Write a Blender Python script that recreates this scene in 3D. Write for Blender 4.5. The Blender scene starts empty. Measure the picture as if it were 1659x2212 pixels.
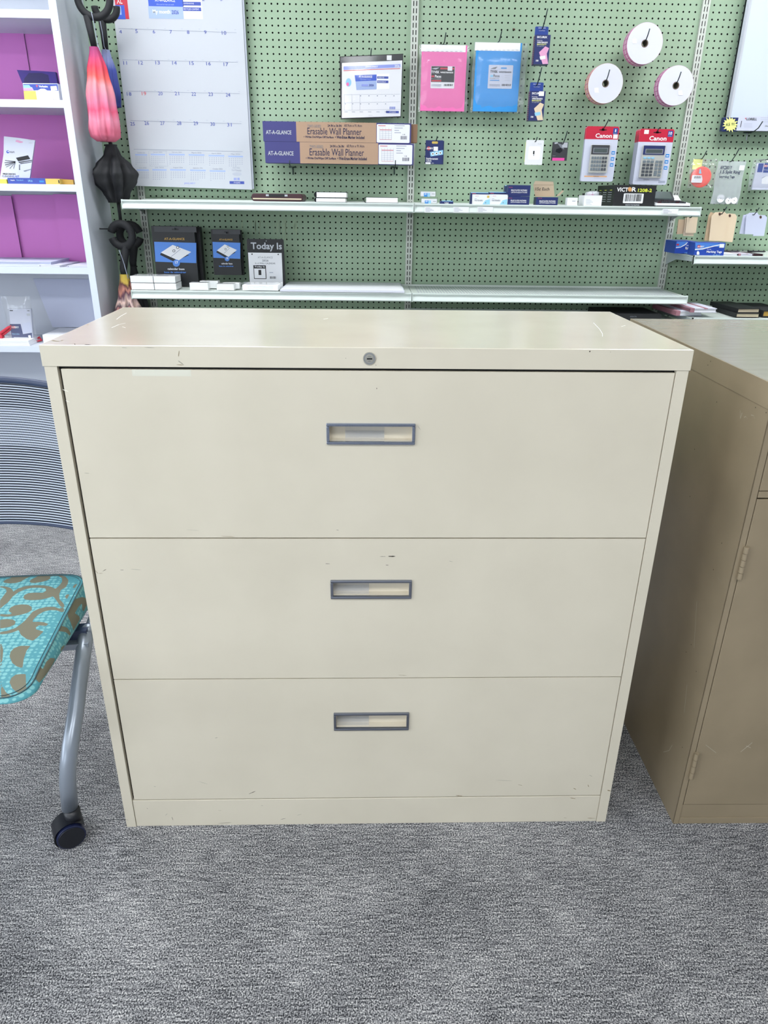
import bpy, bmesh, math, random
from mathutils import Vector, Matrix
random.seed(7)
C = bpy.context.scene.collection
IN = .0254
# ------------------------------------------------------------------ camera
CAM = Vector((-0.1922, -3.5623, 1.2716)); YAW, PIT, ROL, FPX = .0256, .4135, .0134, 1538.09
cy, sy, cp, sp = math.cos(YAW), math.sin(YAW), math.cos(PIT), math.sin(PIT)
FW = Vector((sy*cp, cy*cp, -sp)); RT = Vector((cy, -sy, 0)); UP = RT.cross(FW)
RT2 = RT*math.cos(ROL) + UP*math.sin(ROL); UP2 = UP*math.cos(ROL) - RT*math.sin(ROL)
cam = bpy.data.cameras.new('camera'); co = bpy.data.objects.new('camera', cam); C.objects.link(co)
cam.sensor_fit = 'VERTICAL'; cam.sensor_height = 24; cam.sensor_width = 18; cam.lens = FPX*24/2212
cam.clip_start = .05
mw = Matrix((RT2, UP2, -FW)).transposed().to_4x4(); mw.translation = CAM
co.matrix_world = mw
bpy.context.scene.camera = co
def ray(x, y): return FW + RT2*((x-829.5)/FPX) - UP2*((y-1106)/FPX)
def at(x, y, Y):                      # point of the plane Y seen at photo pixel x, y
    d = ray(x, y); return CAM + d*((Y-CAM.y)/d.y)
def atz(x, y, Z):
    d = ray(x, y); return CAM + d*((Z-CAM.z)/d.z)
def atx(x, y, X):
    d = ray(x, y); return CAM + d*((X-CAM.x)/d.x)
# ------------------------------------------------------------------ materials
def lin(c): return c/12.92 if c <= .04045 else ((c+.055)/1.055)**2.4
def col(h):
    h = h.lstrip('#'); return tuple(lin(int(h[i:i+2], 16)/255) for i in (0, 2, 4)) + (1,)
M = {}
def mat(name, h, rough=.6, metal=0, spec=.5, coat=0, emit=None):
    m = bpy.data.materials.new(name); m.use_nodes = True; b = m.node_tree.nodes['Principled BSDF']
    b.inputs['Base Color'].default_value = col(h); b.inputs['Roughness'].default_value = rough
    b.inputs['Metallic'].default_value = metal; b.inputs['Specular IOR Level'].default_value = spec
    b.inputs['Coat Weight'].default_value = coat
    if emit: b.inputs['Emission Color'].default_value = emit[0]; b.inputs['Emission Strength'].default_value = emit[1]
    M[name] = m; return m
def nodes(m): return m.node_tree.nodes, m.node_tree.links, m.node_tree.nodes['Principled BSDF']
def grain(name, h1, h2, scale, rough=.6, bump=0, detail=4, stretch=None, lo=.35, hi=.65, spec=.5, rj=0):
    m = mat(name, h1, rough, spec=spec); N, L, b = nodes(m)
    tc = N.new('ShaderNodeTexCoord'); mp = N.new('ShaderNodeMapping'); nz = N.new('ShaderNodeTexNoise'); cr = N.new('ShaderNodeValToRGB')
    if stretch: mp.inputs['Scale'].default_value = stretch
    nz.inputs['Scale'].default_value = scale; nz.inputs['Detail'].default_value = detail
    cr.color_ramp.elements[0].position = lo; cr.color_ramp.elements[1].position = hi
    cr.color_ramp.elements[0].color = col(h1); cr.color_ramp.elements[1].color = col(h2)
    L.new(tc.outputs['Object'], mp.inputs[0]); L.new(mp.outputs[0], nz.inputs['Vector'])
    L.new(nz.outputs[0], cr.inputs[0]); L.new(cr.outputs[0], b.inputs['Base Color'])
    if rj:
        mr = N.new('ShaderNodeMapRange'); mr.inputs['To Min'].default_value = rough-rj; mr.inputs['To Max'].default_value = rough+rj
        L.new(nz.outputs[0], mr.inputs['Value']); L.new(mr.outputs[0], b.inputs['Roughness'])
    if bump:
        bp = N.new('ShaderNodeBump'); bp.inputs['Strength'].default_value = bump; bp.inputs['Distance'].default_value = .002
        L.new(nz.outputs[0], bp.inputs['Height']); L.new(bp.outputs[0], b.inputs['Normal'])
    return m
grain('cream_paint', '#D0C8B6', '#D6CEBC', 5, .36, rj=.04)
grain('cream_top', '#D0C8B6', '#D5CDBB', 6, .19, rj=.03, spec=1.0); M['cream_top'].node_tree.nodes['Principled BSDF'].inputs['IOR'].default_value = 1.7
mat('cream_deep', '#D6CDBB', .5)
grain('tan_paint', '#8B7D66', '#95866E', 7, .34, rj=.05, bump=.03)
grain('tan_top', '#948B7B', '#988F80', 9, .2, rj=.05, stretch=(1, 6, 1), spec=1)
mat('gap_shade', '#0B0B0A', .8)  # shade of door, drawer and lock gaps, put into the colour
mat('scuff', '#3A342B', .8); mat('scuff_pale', '#ECE9DD', .7); mat('scuff_brown', '#8A7A5C', .8); mat('scuff_grey', '#9F9B8D', .8)
mat('chrome', '#A9B2C6', .16, 1); mat('brushed_chrome', '#8E929E', .32, 1)
mat('lock_metal', '#BDBAB0', .3, .8)
mat('green_board', '#8FB096', .62); mat('hole_shade', '#1c1a16', .95)  # near-black hole walls: shade inside the peg holes painted in
# pegboard paint: faint mottling and the dried glue runs are colours of the paint itself
m = M['green_board']; N, L, b = nodes(m)
tc = N.new('ShaderNodeTexCoord'); nz = N.new('ShaderNodeTexNoise'); nz.inputs['Scale'].default_value = 2.2; nz.inputs['Detail'].default_value = 5
cr = N.new('ShaderNodeValToRGB'); cr.color_ramp.elements[0].color = col('#90A88D'); cr.color_ramp.elements[1].color = col('#9BB299')
cr.color_ramp.elements[0].position = .3; cr.color_ramp.elements[1].position = .7
L.new(tc.outputs['Object'], nz.inputs['Vector']); L.new(nz.outputs[0], cr.inputs[0]); L.new(cr.outputs[0], b.inputs['Base Color'])
mat('glue_run', '#A3B494', .5)
mat('hollow_shade', '#101111', .9)  # shade in upright slots and behind the pegboard, as a colour
mat('upright_paint', '#C3C8C0', .4); mat('shelf_paint', '#CBD3CD', .35); mat('rail_paint', '#D6E0DC', .3); mat('bracket_paint', '#AEB6B9', .4)
mat('bookcase_white', '#C6CBD6', .45); mat('bookcase_edge', '#D5DDF0', .4)
mat('pink_board', '#D079C6', .6)
mat('wall_paint', '#B9BCBC', .8); mat('ceiling_paint', '#D8D8D4', .9)
mat('white', '#E4E5EA', .6); mat('paper', '#DCDFEA', .6); mat('paper_cal', '#BEC2CA', .55); mat('paper_grey', '#B4B9C6', .6); mat('bright_white', '#F0F1F3', .5)
mat('print_blue', '#3D4FA5', .6); mat('royal', '#3558C4', .5); mat('pale_blue', '#9FB2DC', .5); mat('lilac', '#8E9BE0', .5); mat('line_grey', '#8C93A8', .6)
mat('dot_grey', '#9FA5B8', .6); mat('red', '#C22A3E', .5); mat('red_text', '#D05560', .6)
mat('navy', '#1D2A63', .45); mat('box_purple', '#3C3B78', .5); mat('kraft', '#AE9078', .7); mat('kraft_dark', '#85664F', .8); mat('dark_text', '#2A2C4E', .6)
mat('cardboard', '#B7A690', .8); mat('black', '#17181C', .5); mat('black_gloss', '#14161C', .2); mat('soft_black', '#1B1C20', .75)
mat('charcoal', '#34353A', .5); mat('grey', '#7B7F88', .5); mat('light_grey', '#B6BAC2', .5)
mat('pink_paper', '#E86FAF', .55); mat('blue_paper', '#2F92DB', .5); mat('cyan', '#45B4DA', .5); mat('light_blue', '#8FC6E6', .5)
mat('canon_red', '#BE1F3C', .35); mat('card_white', '#C6CADB', .3); mat('icon_blue', '#2E86D1', .4); mat('badge_blue', '#1F3F8F', .4)
mat('calc_body', '#B9B9B4', .4); mat('lcd', '#4C5656', .25); mat('key_grey', '#6F7A82', .4); mat('key_dark', '#474C54', .4); mat('orange_strip', '#E0AA7A', .5)
mat('yellow', '#E5DC55', .5); mat('victor_yellow', '#D9E34A', .5); mat('skin_tan', '#D39A5E', .5); mat('amber', '#D3B65C', .5); mat('mustard', '#B8923F', .5)
mat('star_yellow', '#E4E88A', .6); mat('manila', '#DCC8AC', .7); mat('manila_dark', '#C3AA8C', .7); mat('white_tag', '#C3C8DE', .6); mat('brown', '#6B4A3E', .7)
mat('tag_blue', '#2447A8', .4); mat('tag_blue_light', '#4C83D6', .4); mat('maroon', '#3B1820', .4); mat('cream_page', '#D9CBAE', .7)
mat('rose', '#A0707C', .6); mat('hot_pink', '#E0489E', .4); mat('neon_coral', '#FB6A60', .45); mat('purple_cd', '#2A1668', .2); mat('violet_dark', '#190E45', .2)
mat('ticket_side', '#D2D3E2', .6); mat('ticket_pink', '#D89BC0', .6); mat('ticket_orange', '#DDA590', .6); mat('ticket_line', '#B25A92', .6); mat('core_brown', '#6A5F55', .8)
mat('board_white', '#C9D2E2', .2); mat('alu', '#C2C8D2', .35, .6); mat('hook_metal', '#3E4A4C', .35, .8); mat('cord_grey', '#8D93A6', .5)
mat('chair_metal', '#969EAA', .3, .4); mat('chair_dark', '#35405C', .45); mat('castor_plastic', '#14161E', .4); mat('castor_hub', '#1A2140', .35)
mat('thread', '#3C5860', .7)
def plastic(name, tint='#FFFFFF', gl=.12, rough=.08, milky=0, bump=.12):
    m = bpy.data.materials.new(name); m.use_nodes = True; N, L = m.node_tree.nodes, m.node_tree.links; N.clear()
    o = N.new('ShaderNodeOutputMaterial'); t = N.new('ShaderNodeBsdfTransparent'); g = N.new('ShaderNodeBsdfGlossy'); mx = N.new('ShaderNodeMixShader')
    lw = N.new('ShaderNodeLayerWeight'); lw.inputs[0].default_value = .5; fr = N.new('ShaderNodeMath'); fr.operation = 'POWER'; fr.inputs[1].default_value = 4; L.new(lw.outputs['Facing'], fr.inputs[0]); ad = N.new('ShaderNodeMath'); ad.operation = 'ADD'; ad.use_clamp = True; ad.inputs[1].default_value = gl+.03
    t.inputs[0].default_value = col(tint); g.inputs['Roughness'].default_value = rough
    nz = N.new('ShaderNodeTexNoise'); nz.inputs['Scale'].default_value = 22; bp = N.new('ShaderNodeBump'); bp.inputs['Strength'].default_value = bump; bp.inputs['Distance'].default_value = .004
    tc = N.new('ShaderNodeTexCoord'); L.new(tc.outputs['Object'], nz.inputs['Vector']); L.new(nz.outputs[0], bp.inputs['Height']); L.new(bp.outputs[0], g.inputs['Normal'])
    L.new(fr.outputs[0], ad.inputs[0]); L.new(ad.outputs[0], mx.inputs[0]); L.new(t.outputs[0], mx.inputs[1]); L.new(g.outputs[0], mx.inputs[2])
    last = mx
    if milky:
        d = N.new('ShaderNodeBsdfDiffuse'); d.inputs[0].default_value = col('#D8DCE4'); m2 = N.new('ShaderNodeMixShader'); m2.inputs[0].default_value = milky
        L.new(mx.outputs[0], m2.inputs[1]); L.new(d.outputs[0], m2.inputs[2]); last = m2
    L.new(last.outputs[0], o.inputs[0]); M[name] = m
plastic('clear_bag', gl=.03, rough=.14, milky=.07, bump=.4); plastic('clear_rigid', gl=0, rough=.1, bump=0); plastic('milky_bag', gl=.0, rough=.2, milky=.32, bump=.3); plastic('clear_gloss', gl=.03, rough=.12, bump=.03)
plastic('label_clear', gl=0, rough=.1, milky=.10, bump=0)
plastic('holder_plastic', gl=.02, rough=.15, milky=.22)
# carpet
m = mat('carpet', '#6E7078', .95, spec=.1); N, L, b = nodes(m)
tc = N.new('ShaderNodeTexCoord')
def nz_(scale, st, det=3):
    mp = N.new('ShaderNodeMapping'); mp.inputs['Scale'].default_value = st; n = N.new('ShaderNodeTexNoise'); n.inputs['Scale'].default_value = scale; n.inputs['Detail'].default_value = det
    L.new(tc.outputs['Object'], mp.inputs[0]); L.new(mp.outputs[0], n.inputs['Vector']); return n
n1 = nz_(430, (.9, .8, 1), 2); n2 = nz_(95, (.25, 2.4, 1), 4); n3 = nz_(4, (1, 1.4, 1), 4)
def mth(op, a, bb):
    q = N.new('ShaderNodeMath'); q.operation = op
    for i, v in enumerate((a, bb)):
        if hasattr(v, 'outputs'): L.new(v.outputs[0], q.inputs[i])
        elif v is not None: q.inputs[i].default_value = v
    return q
s = mth('ADD', mth('MULTIPLY', n1, .66), mth('ADD', mth('MULTIPLY', n2, .24), mth('MULTIPLY', n3, .10)))
cr = N.new('ShaderNodeValToRGB'); e = cr.color_ramp.elements
e[0].position = .36; e[0].color = col('#222226'); e[1].position = .63; e[1].color = col('#DEDCDA')
for pos, h in ((.44, '#4E4F53'), (.50, '#818184'), (.56, '#A9A8AA')): q = e.new(pos); q.color = col(h)
L.new(s.outputs[0], cr.inputs[0]); L.new(cr.outputs[0], b.inputs['Base Color'])
bp = N.new('ShaderNodeBump'); bp.inputs['Strength'].default_value = .5; bp.inputs['Distance'].default_value = .004; L.new(n1.outputs[0], bp.inputs['Height']); L.new(bp.outputs[0], b.inputs['Normal'])
# ------------------------------------------------------------------ mesh builder
TXT = {}
def text_mesh(s, bold):
    k = (s, bold)
    if k not in TXT:
        cu = bpy.data.curves.new('t', 'FONT'); cu.body = s; cu.size = 1; cu.resolution_u = 2; cu.offset = .022 if bold else 0
        cu.dimensions = '2D'; cu.fill_mode = 'FRONT'
        o = bpy.data.objects.new('t', cu); me = bpy.data.meshes.new_from_object(o)
        vs = [tuple(v.co[:2]) for v in me.vertices]; fs = [tuple(p.vertices) for p in me.polygons]
        bpy.data.objects.remove(o); bpy.data.meshes.remove(me); bpy.data.curves.remove(cu)
        xs = [v[0] for v in vs] or [0, 1]; ys = [v[1] for v in vs] or [0, 1]
        TXT[k] = (vs, fs, min(xs), max(xs), min(ys), max(ys))
    return TXT[k]
class MB:
    def __init__(s, Y=0): s.v = []; s.f = []; s.m = []; s.sm = []; s.names = []; s.Y = Y; s.T = None
    def mi(s, n):
        if n not in s.names: s.names.append(n)
        return s.names.index(n)
    def add(s, vs, fs, m, smooth=False):
        b = len(s.v); k = s.mi(m)
        s.v += [tuple(s.T @ Vector(v)) if s.T else tuple(v) for v in vs]
        for f in fs: s.f.append([b+i for i in f]); s.m.append(k); s.sm.append(smooth)
        return s
    def box(s, x0, x1, y0, y1, z0, z1, m):
        return s.hexa([(x0,y0,z0),(x1,y0,z0),(x1,y1,z0),(x0,y1,z0),(x0,y0,z1),(x1,y0,z1),(x1,y1,z1),(x0,y1,z1)], m)
    def hexa(s, v, m): return s.add(v, [(3,2,1,0),(4,5,6,7),(0,1,5,4),(1,2,6,5),(2,3,7,6),(3,0,4,7)], m)
    def quad(s, pts, m): return s.add(pts, [tuple(range(len(pts)))], m)
    def prism(s, poly, y0, y1, m, back=None):       # poly in x,z seen from the front, front face at y0
        n = len(poly); a = sum(poly[i][0]*poly[(i+1)%n][1]-poly[(i+1)%n][0]*poly[i][1] for i in range(n))
        if a < 0: poly = poly[::-1]
        vs = [(p[0], y0, p[1]) for p in poly] + [(p[0], y1, p[1]) for p in poly]
        return s.add(vs, [tuple(range(n)), tuple(range(2*n-1, n-1, -1))] + [(i, i+n, (i+1)%n+n, (i+1)%n) for i in range(n)], m)
    def rbox(s, x0, x1, y0, y1, z0, z1, r, m, k=4):
        poly = []
        for cx, cz, a0 in ((x1-r, z1-r, 0), (x0+r, z1-r, 90), (x0+r, z0+r, 180), (x1-r, z0+r, 270)):
            for i in range(k+1): a = math.radians(a0+90*i/k); poly.append((cx+r*math.cos(a), cz+r*math.sin(a)))
        return s.prism(poly, y0, y1, m)
    def tube(s, pts, r, m, seg=8, closed=False, rr=None, flat=1):
        pts = [Vector(p) for p in pts]; n = len(pts); rings = []; ref = None
        for i, p in enumerate(pts):
            a = pts[(i-1) % n] if closed or i else p; c = pts[(i+1) % n] if closed or i < n-1 else p
            t = (c-a).normalized()
            if ref is None: ref = t.orthogonal().normalized()
            u = (ref - t*ref.dot(t)).normalized(); w = t.cross(u); ref = u; R_ = rr[i] if rr else r
            rings.append([p + u*(R_*math.cos(2*math.pi*j/seg)) + w*(R_*flat*math.sin(2*math.pi*j/seg)) for j in range(seg)])
        vs = [q for g in rings for q in g]; fs = []
        for i in range(n if closed else n-1):
            for j in range(seg): a = i*seg+j; bq = i*seg+(j+1)%seg; c = ((i+1)%n)*seg; fs.append((a, bq, c+(j+1)%seg, c+j))
        if not closed: fs += [tuple(range(seg-1, -1, -1)), tuple(range((n-1)*seg, n*seg))]
        return s.add(vs, fs, m, True)
    def disc(s, c, axis, r, t, m, seg=32, r_in=0, smooth=False):  # cylinder / ring about an axis
        c = Vector(c); ax = Vector(axis).normalized(); u = ax.orthogonal().normalized(); w = ax.cross(u); vs = []; fs = []
        prof = [(r, 0), (r, t)] + ([(r_in, t), (r_in, 0)] if r_in else [])
        for a_, h in prof:
            for j in range(seg): an = 2*math.pi*j/seg; vs.append(c + ax*h + u*(a_*math.cos(an)) + w*(a_*math.sin(an)))
        k = len(prof)
        for q in range(k if r_in else 1):
            for j in range(seg): j2 = (j+1) % seg; q2 = (q+1) % k; fs.append((q*seg+j, q*seg+j2, q2*seg+j2, q2*seg+j))
        if not r_in: fs += [tuple(range(seg-1, -1, -1)), tuple(range(seg, 2*seg))]
        return s.add(vs, fs, m, smooth)
    # ---- flat prints on a front plane, given in photo pixels of that plane
    def wx(s, x0, y0, x1, y1):
        a, b, c, d = at(x0, (y0+y1)/2, s.Y), at(x1, (y0+y1)/2, s.Y), at((x0+x1)/2, y1, s.Y), at((x0+x1)/2, y0, s.Y)
        return a.x, b.x, c.z, d.z
    def R(s, x0, y0, x1, y1, m, l=1):
        a, b, c, d = s.wx(x0, y0, x1, y1); y = s.Y-.0004*l
        return s.quad([(a, y, c), (b, y, c), (b, y, d), (a, y, d)], m)
    def RR(s, x0, y0, x1, y1, m, l=1, r=.003):
        a, b, c, d = s.wx(x0, y0, x1, y1); y = s.Y-.0004*l; return s.rbox(a, b, y, y+.0002, c, d, min(r, (b-a)*.45, (d-c)*.45), m, 3)
    def P(s, pts, m, l=1):
        q = [at(x, y, s.Y) for x, y in pts]; y = s.Y-.0004*l; return s.prism([(p.x, p.z) for p in q], y, y+.0001, m)
    def E(s, x, y, rx, m, l=1, ry=None):
        ry = ry or rx*1.0; return s.P([(x+rx*math.cos(a*math.pi/10), y+ry*math.sin(a*math.pi/10)) for a in range(20)], m, l)
    def t(s, txt, x0, x1, y0, y1, m, l=2, bold=False):    # text fitted to a pixel box
        vs, fs, ax, bx, ay, by = text_mesh(txt, bold); a, b, c, d = s.wx(x0, y0, x1, y1); y = s.Y-.0004*l
        kx = (b-a)/(bx-ax or 1); kz = (d-c)/(by-ay or 1)
        return s.add([(a+(v[0]-ax)*kx, y, c+(v[1]-ay)*kz) for v in vs], fs, m)
    def bars(s, x0, y0, x1, y1, m='black', bg=None, n=13, l=2):
        if bg: s.R(x0-1, y0-1, x1+1, y1+1, bg, l-1)
        rr = random.Random(int(x0*7+y0)); w = (x1-x0)/n
        for i in range(n): s.R(x0+i*w, y0, x0+i*w+w*rr.choice((.3, .45, .7)), y1, m, l)
        return s
    def build(s, name, parent=None, origin=None, bevel=0, **tags):
        me = bpy.data.meshes.new(name)
        if parent is not None: o0 = Vector(parent['_o']) if '_o' in parent else parent.location
        elif origin is not None: o0 = Vector(origin)
        else:
            xs, ys, zs = zip(*s.v); o0 = Vector(((min(xs)+max(xs))/2, (min(ys)+max(ys))/2, min(zs)))
        me.from_pydata([(v[0]-o0.x, v[1]-o0.y, v[2]-o0.z) for v in s.v], [], s.f)
        for n in s.names: me.materials.append(M[n])
        me.polygons.foreach_set('material_index', s.m); me.polygons.foreach_set('use_smooth', s.sm); me.update()
        ob = bpy.data.objects.new(name, me); C.objects.link(ob)
        if parent is not None: ob.parent = parent; 
        else: ob.location = o0
        if parent is not None: ROOT[ob.name] = o0
        if bevel:
            bv = ob.modifiers.new('bevel', 'BEVEL'); bv.width = bevel; bv.segments = 2; bv.limit_method = 'ANGLE'
        for k, v in tags.items(): ob[k] = v
        return ob
    def sub(s, name, part, **k):                          # a sub-part: parent is a part whose mesh is stored about the thing's origin
        o0 = ROOT[part.name]; me_o = s.build(name, origin=o0, **k); me_o.parent = part; me_o.location = (0, 0, 0); return me_o
ROOT = {}
def thing(name, loc, label, cat, group=None, rz=0):
    o = bpy.data.objects.new(name, None); C.objects.link(o); o.location = loc; o.rotation_euler = (0, 0, rz); o.empty_display_size = .05
    o['label'] = label; o['category'] = cat
    if group: o['group'] = group
    return o
def T(ob, label, cat, group=None):
    ob['label'] = label; ob['category'] = cat
    if group: ob['group'] = group
    return ob
def struct(ob): ob['kind'] = 'structure'; return ob
# ------------------------------------------------------------------ room shell
XL, XR, YF, ZC = -4.2, 4.6, -7.0, 2.95
b = MB(); b.box(XL, XR, YF, .12, -.05, 0, 'carpet'); struct(b.build('floor', origin=(0, 0, 0)))
b = MB(); b.box(XL, XR, YF, .12, ZC, ZC+.1, 'ceiling_paint'); struct(b.build('ceiling'))
b = MB(); b.box(XL, XR, .06, .12, 0, ZC, 'wall_paint'); struct(b.build('wall_back'))
b = MB(); b.box(XR, XR+.1, YF, .12, 0, ZC, 'wall_paint'); struct(b.build('wall_right'))
b = MB()
for y0, y1, z0, z1 in ((YF, .12, 0, .5), (YF, .12, 2.6, ZC), (YF, -6.2, .5, 2.6), (-2.6, .12, .5, 2.6)): b.box(XL-.1, XL, y0, y1, z0, z1, 'wall_paint')
struct(b.build('wall_left'))
b = MB()
for x0, x1, z0, z1 in ((XL, XR, 0, .35), (XL, XR, 2.65, ZC), (XL, -3.4, .35, 2.65), (3.0, XR, .35, 2.65)): b.box(x0, x1, YF-.1, YF, z0, z1, 'wall_paint')
struct(b.build('wall_front'))
def window(i, box):
    x0, x1, y0, y1, z0, z1 = box; b = MB(); along = 'x' if (x1-x0) > (y1-y0) else 'y'; n = 3
    for k in range(n+1):
        if along == 'x': c = x0+(x1-x0)*k/n; b.box(c-.03, c+.03, y0, y1, z0, z1, 'alu')
        else: c = y0+(y1-y0)*k/n; b.box(x0, x1, c-.03, c+.03, z0, z1, 'alu')
    for z in (z0, z1-.05): b.box(x0, x1, y0, y1, z, z+.05, 'alu')
    w = struct(b.build('window_%d' % i)); g = MB()
    if along == 'x': g.box(x0, x1, (y0+y1)/2-.003, (y0+y1)/2+.003, z0, z1, 'clear_gloss')
    else: g.box((x0+x1)/2-.003, (x0+x1)/2+.003, y0, y1, z0, z1, 'clear_gloss')
    q = g.build('pane', origin=w.location); q.parent = w; q.location = (0, 0, 0)
window(1, (-3.4, 3.0, YF-.08, YF-.02, .35, 2.65))
window(2, (XL-.08, XL-.02, -6.2, -2.6, .5, 2.6))
# ------------------------------------------------------------------ light
w = bpy.data.worlds.new('sky'); bpy.context.scene.world = w; w.use_nodes = True
w.node_tree.nodes['Background'].inputs[0].default_value = (.78, .88, 1, 1); w.node_tree.nodes['Background'].inputs[1].default_value = .6
def area(name, loc, rot, sx, sy_, power, color):
    l = bpy.data.lights.new(name, 'AREA'); l.shape = 'RECTANGLE'; l.size = sx; l.size_y = sy_; l.energy = power; l.color = color
    o = bpy.data.objects.new(name, l); C.objects.link(o); o.location = loc; o.rotation_euler = rot; return o
area('daylight_front', (-2.1, YF+.05, 1.5), (math.radians(90), 0, 0), 2.4, 2.2, 38, (.86, .93, 1))
area('daylight_left', (XL+.05, -4.4, 1.55), (math.radians(90), 0, math.radians(-90)), 3.5, 2.0, 92, (.84, .92, 1))
M['diffuser'] = mat('diffuser', '#FFFFFF', .5, emit=((.95, .98, 1, 1), 15.8))
for i, (x, y) in enumerate(((-2.75, -1.1), (-1.25, -1.1), (1.45, -1.1), (2.95, -1.1), (-2.6, -4.4), (-.55, -4.4), (1.5, -4.4))):
    tl = thing('ceiling_light', (x, y, ZC-.04), 'recessed fluorescent ceiling light over the shop floor', 'ceiling light', 'ceiling lights')
    f = MB()
    for a in ((x-.62, x+.62, y-.32, y-.3), (x-.62, x+.62, y+.3, y+.32), (x-.62, x-.6, y-.3, y+.3), (x+.6, x+.62, y-.3, y+.3)): f.box(*a, ZC-.04, ZC, 'ceiling_paint')
    f.build('frame', tl); d = MB(); d.box(x-.6, x+.6, y-.3, y+.3, ZC-.03, ZC-.012, 'diffuser'); d.build('diffuser', tl)
sc = bpy.context.scene; sc.view_settings.view_transform = 'Standard'; sc.view_settings.look = 'None'; sc.view_settings.gamma = 1; sc.view_settings.exposure = .06
# ------------------------------------------------------------------ pegboard wall
Z00 = 1.9592
def pegboard(x0, ncol, z_lo_row, z_hi_row, label):
    b = MB(); R_ = .0038; oct_ = [(R_*math.cos(math.radians(22.5+45*k)), R_*math.sin(math.radians(22.5+45*k))) for k in range(8)]
    h = IN/2; sq = [(h, 0), (h, h), (0, h), (-h, h), (-h, 0), (-h, -h), (0, -h), (h, -h)]; vs = []; fs = []
    # ring joins square ring (8 pts) to hole octagon (8 pts)
    ho = [(R_*math.cos(math.radians(45*k)), R_*math.sin(math.radians(45*k))) for k in range(8)]
    for r in range(z_hi_row, z_lo_row+1):
        z = Z00 - r*IN
        for c in range(ncol):
            x = x0 + (c+.5)*IN; n = len(vs)
            vs += [(x+p[0], 0, z+p[1]) for p in sq] + [(x+p[0], 0, z+p[1]) for p in ho] + [(x+p[0], .006, z+p[1]) for p in ho]
            for k in range(8):
                k2 = (k+1) % 8; fs += [(n+k2, n+k, n+8+k, n+8+k2)]
    b.add(vs, fs, 'green_board')
    vi = b.mi('hole_shade'); nf = []
    for q in range(0, len(vs), 24):
        for k in range(8): k2 = (k+1) % 8; nf.append([q+8+k2, q+8+k, q+16+k, q+16+k2])
    b.f += nf; b.m += [vi]*len(nf); b.sm += [False]*len(nf)
    zb = Z00-(z_lo_row+.5)*IN; zt = Z00-(z_hi_row-.5)*IN; x1 = x0+ncol*IN
    b.box(x0, x1, 0, .006, .02, zb, 'green_board')
    b.quad([(x0, .045, 0.02), (x1, .045, 0.02), (x1, .045, zt), (x0, .045, zt)], 'hollow_shade')  # dark sheet paints the shade seen through the holes
    b.quad([(x0, 0, zb), (x0, .045, zb), (x0, .045, zt), (x0, 0, zt)], 'hollow_shade'); b.quad([(x1, 0, zb), (x1, .045, zb), (x1, .045, zt), (x1, 0, zt)], 'hollow_shade')
    b.quad([(x0, 0, zt), (x1, 0, zt), (x1, .045, zt), (x0, .045, zt)], 'hollow_shade')
    return T(b.build('pegboard_panel', origin=(x0+ncol*IN/2, 0, .02)), label, 'pegboard', 'green pegboard wall panels')
pegboard(-1.2192-7*IN, 7, 58, -14, 'narrow strip of green pegboard between white bookcase and left slotted upright')
pb = pegboard(-1.2192, 48, 58, -14, 'green pegboard panel behind the big wall calendar')
pegboard(0, 48, 58, -14, 'green pegboard panel behind the wristband packs and ticket rolls')
pegboard(1.2192, 40, 58, -14, 'green pegboard panel at the right behind the whiteboard')
# dried glue runs below the upper shelf
g = MB(-.0004); rg = random.Random(3)
for k in range(34):
    x = rg.uniform(520, 655); y0 = rg.uniform(474, 482); y1 = y0+rg.uniform(8, 38)*(1.3 if 600 < x < 645 else 1); w = rg.uniform(.5, 1.3)
    g.P([(x, y0), (x+w, y0), (x+w*.8+rg.uniform(-.4, .4), y1), (x+rg.uniform(-.3, .3), y1)], 'glue_run', 0)
o = g.build('glue_run', origin=pb.location); o.parent = pb; o.location = (0, 0, 0); o['label'] = 'pale dried glue runs'
def upright(X, label):
    b = MB(); w = .0155; yf = -.013; s0, s1 = .0042, .0080
    xs = [-w, -s1, -s0, s0, s1, w]
    nrow = int((2.32-.05)/IN)
    for r in range(nrow):
        za = .05+r*IN; zs0 = za+.0035; zs1 = za+.0215; zb = za+IN
        for i in range(5):
            xa, xb = X+xs[i], X+xs[i+1]
            if i in (1, 3):
                b.quad([(xa, yf, za), (xb, yf, za), (xb, yf, zs0), (xa, yf, zs0)], 'upright_paint'); b.quad([(xa, yf, zs1), (xb, yf, zs1), (xb, yf, zb), (xa, yf, zb)], 'upright_paint')
                b.quad([(xa, yf+.003, zs0), (xb, yf+.003, zs0), (xb, yf+.003, zs1), (xa, yf+.003, zs1)], 'hollow_shade')
            else: b.quad([(xa, yf, za), (xb, yf, za), (xb, yf, zb), (xa, yf, zb)], 'upright_paint')
    b.box(X-w, X+w, yf+.0035, 0, .0, .05+nrow*IN, 'upright_paint')
    for xx in (-w, w): b.quad([(X+xx, yf, .05), (X+xx, yf+.004, .05), (X+xx, yf+.004, .05+nrow*IN), (X+xx, yf, .05+nrow*IN)], 'upright_paint')
    return T(b.build('slotted_upright', origin=(X, 0, .05)), label, 'shelf upright', 'slotted shelf uprights on the pegboard')
upright(-1.2192, 'white slotted upright between the umbrellas and the calendar bases')
upright(0, 'white slotted upright in the middle of the pegboard wall')
upright(1.2192, 'white slotted upright to the right of the ticket rolls')
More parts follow.
